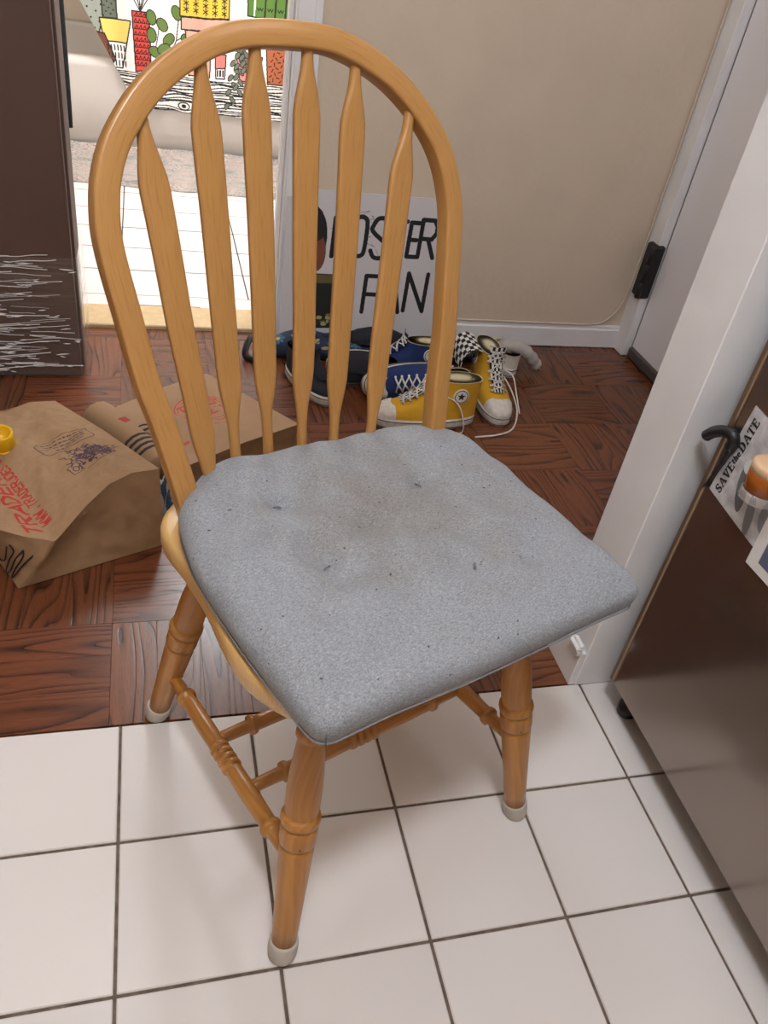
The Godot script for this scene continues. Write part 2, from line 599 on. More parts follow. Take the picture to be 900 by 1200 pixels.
	struct("baseboard_stub", tr, M.white, "white base trim at the foot of the wall end by the refrigerator", "baseboard")
	var cap := Geo.new()
	for q in [[0.7835, 0.087, 0.010, 0.012], [0.7815, 0.097, 0.014, 0.008], [0.7845, 0.104, 0.008, 0.006]]:
		cap.box(Vector3(q[0], q[1], -0.008), Vector3(q[2], q[3], 0.030), 0.002)
	struct("trim", cap, M.white, "short white moulding end stuck on the base trim", "trim")

	# door in the right wall
	var door := thing("door_1", "grey painted door at the end of the hall", "door")
	door.set_meta("kind", "structure")
	obj("slab", boxes([[1.602, 1.64, 0.035, 2.04, -1.331, -0.45]], 0.002), M.door, door)
	obj("door_sweep", boxes([[1.590, 1.64, 0.004, 0.036, -1.328, -0.45]], 0.003), M.sweep, door)
	var sl := boxes([[1.60, 1.75, -0.03, 0.004, -1.385, -0.36]], 0.001)
	obj("sill", sl, M.sweep, door)
	var hg := Geo.new()
	hg.box(Vector3(1.577, 0.288, -1.352), Vector3(0.038, 0.172, 0.050), 0.006)
	for k in 3:
		hg.lathe(Vector3(1.556, 0.205 + 0.056 * k, -1.333), Vector3(1.556, 1.0, -1.333), [[0.0, 0.008], [0.002, 0.0095], [0.050, 0.0095], [0.052, 0.008]], 12)
	var h1 := obj("hinge", hg, M.black, door)
	h1.set_meta("label", "black hinge cover")
	struct("trim", boxes([[1.572, 1.604, 0.0, 2.10, -1.40, -1.335], [1.572, 1.604, 0.0, 2.10, -0.445, -0.37], [1.572, 1.604, 2.045, 2.11, -1.40, -0.37]], 0.003), M.white, "white casing of the grey door in the hall corner", "trim")
	# cable along the baseboard and up the corner
	var cp := smooth_path([Vector3(0.50, 0.081, -1.390), Vector3(0.9, 0.0815, -1.390), Vector3(1.3, 0.081, -1.390), Vector3(1.46, 0.082, -1.391), Vector3(1.515, 0.098, -1.394), Vector3(1.548, 0.145, -1.394), Vector3(1.560, 0.22, -1.394), Vector3(1.565, 0.5, -1.394), Vector3(1.567, 1.2, -1.394), Vector3(1.567, 2.3, -1.394)], 60)
	var cg := Geo.new()
	cg.tube(cp, 0.0035, 8)
	tag(obj("cable", cg, M.cable), "thin pale cable running over the baseboard and up the hall corner", "cable")

func lamp(called: String, label: String, at: Vector3, col: Color, energy: float, size: float, glow: float):
	var t := thing(called, label, "lamp", at)
	var b := Geo.new()
	b.lathe(Vector3(0, 0.0, 0), Vector3(0, -1, 0), [[0.0, 0.10], [0.02, 0.105], [0.03, 0.10]], 24)
	obj("lamp_base", b, M.white, t)
	var g := Geo.new()
	g.lathe(Vector3(0, -0.03, 0), Vector3(0, -1, 0), [[0.0, 0.15], [0.02, 0.158], [0.05, 0.14], [0.075, 0.09], [0.088, 0.03]], 24)
	var m := mat(c8(250, 244, 232), 0.5)
	m.emission_enabled = true
	m.emission = col
	m.emission_energy_multiplier = glow
	obj("lamp_shade", g, m, t)
	var l := OmniLight3D.new()
	l.name = called + "_light"
	l.position = at + Vector3(0, -0.22, 0)
	l.light_color = col
	l.light_energy = energy
	l.light_size = size
	l.omni_range = 12.0
	l.omni_attenuation = 2.0
	l.shadow_enabled = true
	add_child(l)

# ------------------------------------------------------------------ the chair
const CHAIR_AT := Vector3(0.3207, 0.0, 0.1147)
const CHAIR_TURN := 21.5
const HU := 0.0258    # middle of the hoop
const TILT := 20.0

func back_plane(h: float) -> float:      # front face of the hoop at height h
	return -0.14 - (h - 0.45) * tan(deg_to_rad(TILT))

func leg_profile() -> Array:
	return [[0.022, 0.0160], [0.06, 0.0172], [0.12, 0.0192], [0.189, 0.0216], [0.1935, 0.0214], [0.1955, 0.0194], [0.1975, 0.0194], [0.199, 0.0222], [0.204, 0.0232], [0.2225, 0.0230], [0.2255, 0.0222], [0.2270, 0.0200], [0.2285, 0.0200], [0.230, 0.0232], [0.235, 0.0246], [0.2405, 0.0242], [0.2435, 0.0226], [0.2445, 0.0202], [0.2465, 0.0202], [0.255, 0.0212], [0.28, 0.0214], [0.305, 0.0204], [0.335, 0.0176], [0.350, 0.0160], [0.3545, 0.0150], [0.3555, 0.0172], [0.359, 0.0188], [0.365, 0.0186], [0.369, 0.0168], [0.3705, 0.0140], [0.385, 0.0138], [0.405, 0.0146], [0.425, 0.015]]

func stretcher_profile(n: float, cross := false) -> Array:
	var p := []
	var rr := 0.0125 if not cross else 0.0118
	p.append_array([[0.0, 0.0085], [n * 0.05, 0.0092], [n * 0.135, 0.0098], [n * 0.145, 0.0112]])
	p.append_array([[n * 0.1465, 0.0144], [n * 0.157, 0.0150], [n * 0.168, 0.0142], [n * 0.1715, 0.0112], [n * 0.2, 0.0114], [n * 0.33, rr], [n * 0.43, rr * 0.96]])
	for k in 4:
		var c := n * (0.452 + 0.032 * k)
		p.append_array([[c - n * 0.0135, 0.0108], [c - n * 0.0115, 0.0132], [c - n * 0.006, 0.0142], [c + n * 0.006, 0.0142], [c + n * 0.0115, 0.0132], [c + n * 0.0135, 0.0108]])
	p.append_array([[n * 0.57, rr * 0.96], [n * 0.67, rr], [n * 0.8, 0.0114], [n * 0.828, 0.0112]])
	p.append_array([[n * 0.8315, 0.0142], [n * 0.842, 0.0150], [n * 0.853, 0.0144], [n * 0.8555, 0.0112], [n * 0.865, 0.0098], [n * 0.95, 0.0092], [n, 0.0085]])
	return p

func build_chair():
	var ch := thing("dining_chair", "blond wooden arrow-back dining chair with a bowed back on turned legs", "chair", CHAIR_AT, deg_to_rad(CHAIR_TURN))
	# seat: shield outline, rounded edge, lightly dished top
	var half := [Vector2(0, -0.240), Vector2(0.07, -0.237), Vector2(0.13, -0.224), Vector2(0.181, -0.206), Vector2(0.216, -0.178), Vector2(0.231, -0.14), Vector2(0.229, -0.08), Vector2(0.231, -0.02), Vector2(0.239, 0.04), Vector2(0.242, 0.09), Vector2(0.232, 0.13), Vector2(0.211, 0.165), Vector2(0.16, 0.192), Vector2(0.07, 0.206), Vector2(0, 0.209)]
	var hp := []
	for p in half:
		hp.append(Vector3(p.x, 0, p.y))
	var sm := smooth_path(hp, 43)
	var outl := []
	for p in sm:
		outl.append(Vector2(p.x, p.z))
	for k in range(sm.size() - 2, 0, -1):
		outl.append(Vector2(-sm[k].x, sm[k].z))
	var rings := []
	for lay in [[0.400, 0.0, 0.90], [0.400, 0.0, 0.955], [0.403, 0.0, 0.977], [0.410, 0.0, 0.993], [0.418, 0.0, 1.0], [0.431, 0.0, 1.0], [0.4365, 0.0, 0.994], [0.4395, 0.0, 0.980], [0.440, 0.0, 0.965], [0.4400, 0.0, 0.90], [0.437, 0.0, 0.78], [0.434, 0.0, 0.55], [0.433, 0.0, 0.25]]:
		var ring := PackedVector3Array()
		for p in outl:
			ring.append(Vector3(0.018 + p.x * lay[2], lay[0], -0.015 + (p.y + 0.015) * lay[2]))
		rings.append(ring)
	var sg := Geo.new()
	sg.loft(rings)
	obj("seat", sg, M.wood_light, ch)

	# hoop: bent square stick in a plane leaning back
	var prof := [[0.203, 0.41], [0.2124, 0.473], [0.223, 0.538], [0.231, 0.5782], [0.2401, 0.6182], [0.249, 0.6927], [0.2546, 0.736], [0.2569, 0.770], [0.2544, 0.798], [0.2472, 0.8288], [0.2323, 0.8608], [0.2104, 0.8894], [0.185, 0.9145], [0.154, 0.9370], [0.1205, 0.9545], [0.088, 0.9668], [0.0535, 0.9743], [0.0, 0.9768]]
	var ct := cos(deg_to_rad(TILT))
	var pts := []
	for p in prof:
		pts.append(Vector3(-p[0], (p[1] - 0.45) / ct, 0))
	for k in range(prof.size() - 2, -1, -1):
		pts.append(Vector3(prof[k][0], (prof[k][1] - 0.45) / ct, 0))
	var path := smooth_path(pts, 121)
	var plane := Transform3D(Basis(Vector3.RIGHT, Vector3(0, ct, -sin(deg_to_rad(TILT))), Vector3(0, sin(deg_to_rad(TILT)), ct)), Vector3(HU, 0.45, -0.14))
	var hr := []
	var wide := 0.0285; var deep := 0.0265; var rr := 0.0038
	for i in path.size():
		var t := (path[mini(i + 1, path.size() - 1)] - path[maxi(i - 1, 0)]).normalized()
		var out := Vector3(-t.y, t.x, 0)
		var ring := PackedVector3Array()
		# outer edge lies on the path, front face in the plane
		for c in [[0.0, 0.0, 0.0], [-wide, 0.0, 90.0], [-wide, -deep, 180.0], [0.0, -deep, 270.0]]:
			var cx: float = c[0] + (-rr if c[0] == 0.0 else rr)
			var cz: float = c[1] + (-rr if c[1] == 0.0 else rr)
			for q in 4:
				var a := deg_to_rad(c[2] + 30.0 * q)
				ring.append(plane * (path[i] + out * (cx + rr * cos(a)) + Vector3(0, 0, cz + rr * sin(a))))
		hr.append(ring)
	var hg := Geo.new()
	hg.loft(hr)
	obj("back_hoop", hg, M.wood, ch)

	# six arrow slats: [u, h] along the middle, foot depth, lower shoulder
	var sl := [
		[[[-0.1600, 0.893], [-0.1549, 0.826], [-0.1491, 0.747], [-0.1439, 0.6605], [-0.1375, 0.592], [-0.1310, 0.503], [-0.128, 0.432]], -0.165, 0.525, 0.8782],
		[[[-0.0822, 0.948], [-0.0816, 0.8637], [-0.0807, 0.7786], [-0.0808, 0.6429], [-0.0803, 0.5672], [-0.0806, 0.4865], [-0.081, 0.432]], -0.19, 0.572, 0.9321],
		[[[-0.0120, 0.960], [-0.0151, 0.8809], [-0.0184, 0.7477], [-0.0225, 0.6285], [-0.0255, 0.5561], [-0.0270, 0.478], [-0.028, 0.432]], -0.20, 0.570, 0.9488],
		[[[0.0577, 0.960], [0.0527, 0.8761], [0.0426, 0.717], [0.0373, 0.6198], [0.0308, 0.5449], [0.0268, 0.474], [0.025, 0.432]], -0.20, 0.560, 0.9475],
		[[[0.1250, 0.946], [0.1181, 0.8696], [0.1034, 0.7277], [0.0902, 0.6158], [0.0813, 0.540], [0.0765, 0.496], [0.070, 0.432]], -0.19, 0.552, 0.9322],
		[[[0.2055, 0.893], [0.1929, 0.8348], [0.1723, 0.7299], [0.1496, 0.6185], [0.1336, 0.5347], [0.1267, 0.497], [0.114, 0.432]], -0.165, 0.552, 0.8783]]
	for s in sl:
		var mid := []
		for p in s[0]:
			var dl: float = (s[1] + 0.14) * clampf((s[3] + 0.02 - p[1]) / (s[3] + 0.02 - 0.44), 0.0, 1.0)
			mid.append(Vector3(p[0], p[1], back_plane(p[1]) - 0.012 + dl))
		var pa := smooth_path(mid, 44)
		var rs := []
		for i in pa.size():
			var t := (pa[mini(i + 1, 43)] - pa[maxi(i - 1, 0)]).normalized()
			var nrm := (plane.basis.z - t * t.dot(plane.basis.z)).normalized()
			var side := t.cross(nrm).normalized()
			var h := pa[i].y
			var k1 := smoothstep(s[3] - 0.006, s[3] - 0.072, h)            # upper shoulder
			var k2 := smoothstep(s[2] - 0.060, s[2] + 0.012, h)            # lower shoulder
			var k := minf(k1, k2)
			var paddle: float = lerpf(0.0155, 0.0182, clampf((h - 0.55) / 0.32, 0.0, 1.0))
			var a := lerpf(0.0073, paddle, k)
			var b := lerpf(0.0070, 0.0052, k)
			var e := lerpf(1.0, 0.42, k)
			var ring := PackedVector3Array()
			for j in 20:
				var q := TAU * j / 20.0
				ring.append(pa[i] + side * a * signf(cos(q)) * pow(absf(cos(q)), e) + nrm * b * signf(sin(q)) * pow(absf(sin(q)), e))
			rs.append(ring)
		var g := Geo.new()
		g.loft(rs)
		obj("arrow_slat", g, M.wood, ch)

	# legs with rubber caps
	var ends := {}
	for f in [1, -1]:
		for sd in [-1, 1]:
			var foot := Vector3(sd * (0.2075 if f == 1 else 0.200), 0.0, 0.215 if f == 1 else -0.2165)
			var top := foot + 0.412 * Vector3(-sd * 0.14, 1, -f * 0.195)
			var ax := (top - foot).normalized()
			var stretch := (top - foot).length() / 0.425
			var pr := []
			for p in leg_profile():
				pr.append([p[0] * stretch, p[1]])
			var g := Geo.new()
			g.lathe(foot, top, pr, 24)
			var lg := obj("leg", g, M.wood_leg, ch)
			# cap: upright at the very bottom, then along the leg
			var c := Geo.new()
			var rg := []
			for lay in [[0.0, 0.0145, 0.0], [0.0012, 0.0175, 0.0], [0.004, 0.0190, 0.3], [0.012, 0.0196, 1.0], [0.026, 0.0192, 1.0], [0.0285, 0.0184, 1.0], [0.0285, 0.0165, 1.0]]:
				var ring := PackedVector3Array()
				var side := ax.cross(Vector3.FORWARD).normalized()
				var fw := side.cross(ax)
				for j in 20:
					var q := TAU * j / 20.0
					var tilted: Vector3 = foot + ax * lay[0] + (side * cos(q) + fw * sin(q)) * lay[1]
					var level := Vector3(foot.x + ax.x * lay[0] + side.x * cos(q) * lay[1], lay[0], foot.z + ax.z * lay[0] + fw.z * sin(q) * lay[1])
					ring.append(level.lerp(tilted, lay[2]))
				rg.append(ring)
			c.loft(rg)
			var cap := obj("foot_cap", c, M.rubber_cap, lg)
			cap.set_meta("label", "greyish white rubber cap")
	var side_a := Vector3(-0.1858, 0.155, 0.1848); var side_b := Vector3(-0.1838, 0.1156, -0.1945)
	for sd in [1, -1]:
		var a := side_a * Vector3(sd, 1, 1); var b := side_b * Vector3(sd, 1, 1)
		var g := Geo.new()
		g.lathe(a, b, stretcher_profile((b - a).length()), 18)
		obj("side_stretcher", g, M.wood_leg, ch)
	for t in [0.335, 0.59]:
		var a := side_a.lerp(side_b, t); var b := a * Vector3(-1, 1, 1)
		var g := Geo.new()
		g.lathe(a, b, stretcher_profile((b - a).length(), true), 18)
		obj("cross_stretcher", g, M.wood_worn, ch)

func cushion_outline() -> PackedVector3Array:
	var c := [[-0.2025, 0.2265], [-0.188, 0.2295], [-0.125, 0.2290], [-0.03, 0.2335], [0.084, 0.2345], [0.178, 0.2345], [0.2260, 0.2355], [0.2420, 0.2340], [0.2520, 0.2220], [0.2565, 0.190], [0.259, 0.147], [0.262, 0.067], [0.2645, -0.028], [0.2640, -0.0945], [0.2520, -0.148], [0.2274, -0.1754], [0.1708, -0.1940], [0.126, -0.1965], [0.08, -0.1945], [0.025, -0.1985], [-0.05, -0.2065], [-0.094, -0.210], [-0.128, -0.200], [-0.1525, -0.1816], [-0.1787, -0.1536], [-0.199, -0.1240], [-0.212, -0.073], [-0.2185, -0.031], [-0.2205, 0.038], [-0.220, 0.107], [-0.2165, 0.171], [-0.2140, 0.2060], [-0.210, 0.2205]]
	var p := []
	for q in c:
		p.append(Vector3(q[0], 0, q[1]))
	p.append(p[0])
	var o := smooth_path(p, 129)
	o.remove_at(128)
	return o

func build_cushion():
	var cu := thing("seat_cushion", "tufted blue-grey fabric seat pad with faint stains on the wooden chair", "cushion", CHAIR_AT + Vector3(0, 0.4405, 0), deg_to_rad(CHAIR_TURN))
	var ol := cushion_outline()
	var tufts := [Vector3(-0.084, 0, -0.089), Vector3(0.111, 0, -0.052), Vector3(-0.090, 0, 0.040), Vector3(0.1306, 0, 0.130), Vector3(0.010, 0, 0.005)]
	var depth := [0.019, 0.013, 0.014, 0.010, 0.009]
	var n := ol.size()
	var ctr := Vector3(0.018, 0, 0.015)
	var seam := 0.029
	var wr := FastNoiseLite.new()
	wr.seed = 77
	wr.frequency = 9.0
	wr.fractal_octaves = 2
	var v := PackedVector3Array(); var uv := PackedVector2Array(); var ix := PackedInt32Array()
	var levels := []
	for k in 31:
		levels.append([sin(PI / 2 * k / 30.0), true])
	for k in range(11, -1, -1):
		levels.append([0.80 + 0.20 * sin(PI / 2 * k / 12.0), false])
	var arc := PackedFloat32Array(); arc.resize(n + 1)
	for L in levels:
		for j in n + 1:
			var p: Vector3 = ctr + (ol[j % n] - ctr) * L[0]
			var r: float = L[0]
			var y: float
			if L[1]:
				var crown := 0.0300 + 0.011 * wr.get_noise_2d(p.x * 1.2, p.z * 1.2)
				y = seam + crown * pow(maxf(0.0, 1.0 - pow(r, 8.0)), 0.50)
				for q in tufts.size():
					var d: float = (p - tufts[q]).length()
					y -= depth[q] * (exp(-d * d / 0.0012) * 0.65 + exp(-d * d / 0.00012) * 0.45) * (1.0 - pow(r, 6.0))
				# soft creases that join the tufts
				for pair in [[0, 2], [2, 4], [1, 4], [0, 4]]:
					var a: Vector3 = tufts[pair[0]]; var b: Vector3 = tufts[pair[1]]
					var t := clampf((p - a).dot(b - a) / (b - a).length_squared(), 0.0, 1.0)
					var d2 := (p - a.lerp(b, t)).length_squared()
					y -= 0.0042 * exp(-d2 / 0.00016)
			else:
				y = seam * (1.0 - pow(maxf(0.0, 1.0 - pow((r - 0.80) / 0.20, 7.0)), 0.5))
			v.append(Vector3(p.x, y, p.z))
			# cloth coordinates: distance along the surface from the middle
			if v.size() > n + 1:
				arc[j] += (v[v.size() - 1] - v[v.size() - n - 2]).length()
			var out := Vector2(ol[j % n].x - ctr.x, ol[j % n].z - ctr.z).normalized()
			uv.append(Vector2(0.5, 0.5) + out * arc[j] / 0.72)
	for i in levels.size() - 1:
		for j in n:
			var a := i * (n + 1) + j
			ix.append_array([a, a + 1, a + n + 1, a + 1, a + n + 2, a + n + 1])
	var c0 := v.size()
	v.append(ctr); uv.append(Vector2(0.5, 0.5))
	var last := (levels.size() - 1) * (n + 1)
	for j in n:
		ix.append_array([c0, last + j + 1, last + j])
	var g := Geo.new()
	g.tris(v, uv, ix, true)
	obj("cover", g, M.fabric, cu)
	var pg := Geo.new()
	var pp := PackedVector3Array()
	for j in n + 1:
		pp.append(ctr + (ol[j % n] - ctr) * 0.990 + Vector3(0, 0.0085, 0))
	pg.tube(pp, 0.0012, 8, false)
	obj("piping", pg, M.piping, cu)
	for q in 4:
		var s: Vector3 = tufts[q]
		var ts := Geo.new()
		var y0: float = seam + 0.0300 - depth[q] * 1.1 + 0.011 * wr.get_noise_2d(s.x * 1.2, s.z * 1.2)
		var tw := [0.4, 1.2, -0.3, 2.0][q] as float
		ts.tube(PackedVector3Array([s + Vector3(-0.005 * cos(tw), y0 - 0.0005, -0.005 * sin(tw)), s + Vector3(-0.002 * cos(tw), y0 + 0.0008, -0.002 * sin(tw)), s + Vector3(0.002 * cos(tw), y0 + 0.0008, 0.002 * sin(tw)), s + Vector3(0.005 * cos(tw), y0 - 0.0005, 0.005 * sin(tw))]), 0.0010, 6)
		obj("tuft_stitch", ts, M.thread, cu)
	var cr := Geo.new()    # corner seam at the front left
	cr.tube(PackedVector3Array([Vector3(-0.1985, 0.001, 0.2235), Vector3(-0.2015, 0.010, 0.2262), Vector3(-0.2028, 0.021, 0.2272), Vector3(-0.2008, 0.031, 0.2245)]), 0.0009, 6)
	obj("corner_seam", cr, M.thread, cu)
	var sp := Geo.new()
	sp.box(Vector3(0.060, 0.0598, 0.125), Vector3(0.003, 0.002, 0.010), 0.0008, Basis(UP, -0.6))
	tag(thing("crumb", "", "crumb"), "tiny dark crumb lying on the front half of the seat pad", "crumb").position = CHAIR_AT
	var crumb := get_child(get_child_count() - 1)
	crumb.rotation.y = deg_to_rad(CHAIR_TURN)
	var cm := obj("flake", sp, M.thread, crumb)
	cm.position.y = 0.4405

# ------------------------------------------------------------------ refrigerator side and what hangs on it
func build_fridge():
	var fr := thing("refrigerator", "dark stainless refrigerator seen from its side beside the white wall end", "refrigerator", Vector3(0.832, 0, 0.047))
	var g := Geo.new()
	# plan outline with rounded back corner, lofted up
	var rings := []
	for lay in [[0.065, 0.003], [0.068, 0.0], [1.74, 0.0], [1.745, 0.004]]:
		var ring := PackedVector3Array()
		var e: float = lay[1]
		for k in 13:
			var a := PI + PI / 2 * k / 12.0
			ring.append(Vector3(0.014 + (0.014 - e) * cos(a), lay[0], 0.014 + (0.014 - e) * sin(a)))
		ring.append(Vector3(0.70 - e, lay[0], e))
		ring.append(Vector3(0.70 - e, lay[0], 0.66 - e))
		ring.append(Vector3(e, lay[0], 0.66 - e))
		rings.append(ring)
	g.loft(rings, true, false)
	obj("cabinet", g, M.steel, fr)
	obj("back_edge_strip", boxes([[-0.0025, 0.006, 0.066, 1.74, 0.000, 0.011]], 0.0035), M.steel_edge, fr)
	var dg := Geo.new()
	dg.box(Vector3(0.35, 0.92, 0.70), Vector3(0.70, 1.60, 0.07), 0.01)
	obj("door", dg, M.steel, fr)
	for z in [0.030, 0.60]:
		var ft := Geo.new()
		ft.lathe(Vector3(0.040, 0.0, z), Vector3(0.040, 1, z), [[0.0, 0.015], [0.004, 0.018], [0.02, 0.018], [0.024, 0.010], [0.067, 0.010]], 16)
		obj("foot", ft, M.black, fr)
	obj("base_pan", boxes([[0.08, 0.69, 0.05, 0.066, 0.02, 0.63]], 0.002), M.black, fr)

	# photo card, its long words running up the left edge
	var face := 0.832
	var im := pic(320, 256, c8(196, 194, 196))
	var nz := FastNoiseLite.new(); nz.seed = 6; nz.frequency = 0.02
	for y in 256:
		for x in 320:
			var q := clampf(0.74 + 0.16 * nz.get_noise_2d(x, y), 0.0, 1.0)
			im.set_pixel(x, y, Color(q, q * 0.99, q))
	disc(im, Vector2(104, 92), 46, 22, c8(112, 112, 116), -0.7)
	disc(im, Vector2(84, 178), 17, 58, c8(104, 104, 108), -0.35)
	disc(im, Vector2(72, 122), 16, 20, c8(214, 212, 212), 0.2)
	disc(im, Vector2(138, 208), 13, 56, c8(120, 120, 124), -0.3)
	disc(im, Vector2(200, 150), 40, 70, c8(128, 128, 132), 0.2)
	disc(im, Vector2(240, 70), 60, 34, c8(150, 150, 152), 0.3)
	var cd := thing("photo_card", "black and white photo card with words along its edge on the dark refrigerator side", "card", Vector3(face - 0.0012, 0.4985, 0.067))
	cd.rotation = Vector3(0.08, 0, 0)
	var pm := mat(Color(1, 1, 1), 0.35)
	pm.albedo_texture = tex(im)
	var cg := Geo.new()
	cg.sheet(func(s, t): return Vector3(0.0004 - 0.0012 * sin(PI * s), 0.145 * (1.0 - t), 0.20 * s), 8, 6, Vector3.LEFT)
	cg.sheet(func(s, t): return Vector3(0.0011, 0.145 * (1.0 - t), 0.20 * s), 1, 1, Vector3.RIGHT)
	obj("print", cg, pm, cd)
	var font := SystemFont.new()
	font.font_names = PackedStringArray(["Droid Serif"])
	font.font_weight = 700
	for q in [["SAVE", 0.034, 0.0132, 0.0], ["the", 0.0695, 0.0088, 0.12], ["DATE", 0.1070, 0.0132, 0.0]]:
		var tm := TextMesh.new()
		tm.text = q[0]
		tm.font = font
		tm.font_size = 64
		tm.depth = 0.0005
		tm.pixel_size = q[2] / 46.0
		var o := obj("lettering", tm, M.stripe, cd)
		o.transform = Transform3D(Basis(Vector3(0, 1, 0), Vector3(0, 0, -1), Vector3(-1, 0, 0)).rotated(Vector3.RIGHT, q[3]), Vector3(-0.0006, q[1], 0.0165))
	# beer mug magnet
	var mug := thing("mug_magnet", "small beer mug magnet with pale foam on top stuck on the photo card", "magnet", Vector3(face - 0.029, 0.563, 0.178))
	mug.scale = Vector3.ONE * 1.2
	var gl := mat(Color(0.9, 0.88, 0.86, 0.25), 0.08)
	gl.transparency = BaseMaterial3D.TRANSPARENCY_ALPHA
	var a := Geo.new()
	a.lathe(Vector3.ZERO, UP, [[0.0, 0.017], [0.0015, 0.0195], [0.010, 0.0195], [0.0125, 0.0188]], 20)
	obj("glass_foot", a, gl, mug)
	var b := Geo.new()
	b.lathe(Vector3(0, 0.0128, 0), Vector3(0, 1, 0), [[0.0, 0.0188], [0.012, 0.0195], [0.022, 0.0200]], 20)
	var beer := mat(c8(150, 76, 8), 0.15)
	beer.emission_enabled = false
	obj("beer", b, beer, mug)
	var c := Geo.new()
	c.lathe(Vector3(0, 0.0349, 0), Vector3(0, 1, 0), [[0.0, 0.0200], [0.008, 0.0206], [0.0105, 0.0195], [0.0115, 0.012]], 20)
	obj("foam", c, mat(c8(206, 170, 134), 0.5), mug)
	var hd := Geo.new()
	hd.tube(smooth_path([Vector3(0, 0.034, 0.019), Vector3(0, 0.034, 0.031), Vector3(0, 0.020, 0.034), Vector3(0, 0.010, 0.029), Vector3(0, 0.009, 0.019)], 16), 0.003, 8)
	obj("handle", hd, gl, mug)
	obj("magnet_disc", boxes([[0.016, 0.0228, 0.010, 0.030, -0.008, 0.008]], 0.001), M.black, mug)
	# second picture below
	var p2 := thing("photo_print", "white-bordered photograph below the photo card, cut by the picture's right edge", "photograph", Vector3(face - 0.0030, 0.4645, 0.188))
	p2.rotation = Vector3(-0.04, 0, 0)
	var i2 := pic(128, 128, c8(226, 222, 220))
	poly(i2, [Vector2(14, 14), Vector2(114, 14), Vector2(114, 114), Vector2(14, 114)], c8(96, 106, 128))
	for k in 40:
		disc(i2, Vector2(rng.randf_range(18, 110), rng.randf_range(18, 110)), rng.randf_range(2, 7), rng.randf_range(2, 5), [c8(190, 192, 200), c8(60, 66, 86), c8(150, 150, 160)][k % 3])
	poly(i2, [Vector2(0, 0), Vector2(128, 0), Vector2(128, 13), Vector2(0, 13)], c8(226, 222, 220))
	poly(i2, [Vector2(0, 0), Vector2(13, 0), Vector2(13, 128), Vector2(0, 128)], c8(226, 222, 220))
	var m2 := mat(Color(1, 1, 1), 0.3)
	m2.albedo_texture = tex(i2)
	var g2 := Geo.new()
	g2.sheet(func(s, t): return Vector3(-0.0018 * s, 0.128 * (1.0 - t), 0.18 * s), 4, 2, Vector3.LEFT)
	g2.sheet(func(s, t): return Vector3(0.0006, 0.128 * (1.0 - t), 0.18 * s), 1, 1, Vector3.RIGHT)
	obj("print", g2, m2, p2)
	# black strap magnet hooked over the edge
	var bt := thing("black_clip", "black curved strap clip over the refrigerator edge at the photo card's corner", "clip", Vector3(face - 0.004, 0.494, 0.062))
	var t1 := Geo.new()
	t1.tube(smooth_path([Vector3(-0.004, 0.068, -0.036), Vector3(-0.007, 0.083, -0.022), Vector3(-0.008, 0.0955, -0.004), Vector3(-0.006, 0.099, 0.010), Vector3(-0.004, 0.092, 0.016), Vector3(-0.003, 0.080, 0.014)], 24), 0.0086, 10)
	obj("strap", t1, M.black, bt)
	var t2 := Geo.new()
	var pth := smooth_path([Vector3(-0.003, 0.084, 0.015), Vector3(-0.002, 0.062, 0.011), Vector3(-0.001, 0.040, 0.007), Vector3(0.0, 0.018, 0.002), Vector3(0.001, -0.004, -0.006)], 16)
	var rad := []
	for k in 16:
		rad.append(lerpf(0.0086, 0.0006, pow(k / 15.0, 0.8)) + (0.0012 if k % 4 == 1 else 0.0))
	t2.tube(pth, rad, 10, true, 0.6)
	obj("tapered_tail", t2, M.black, bt)

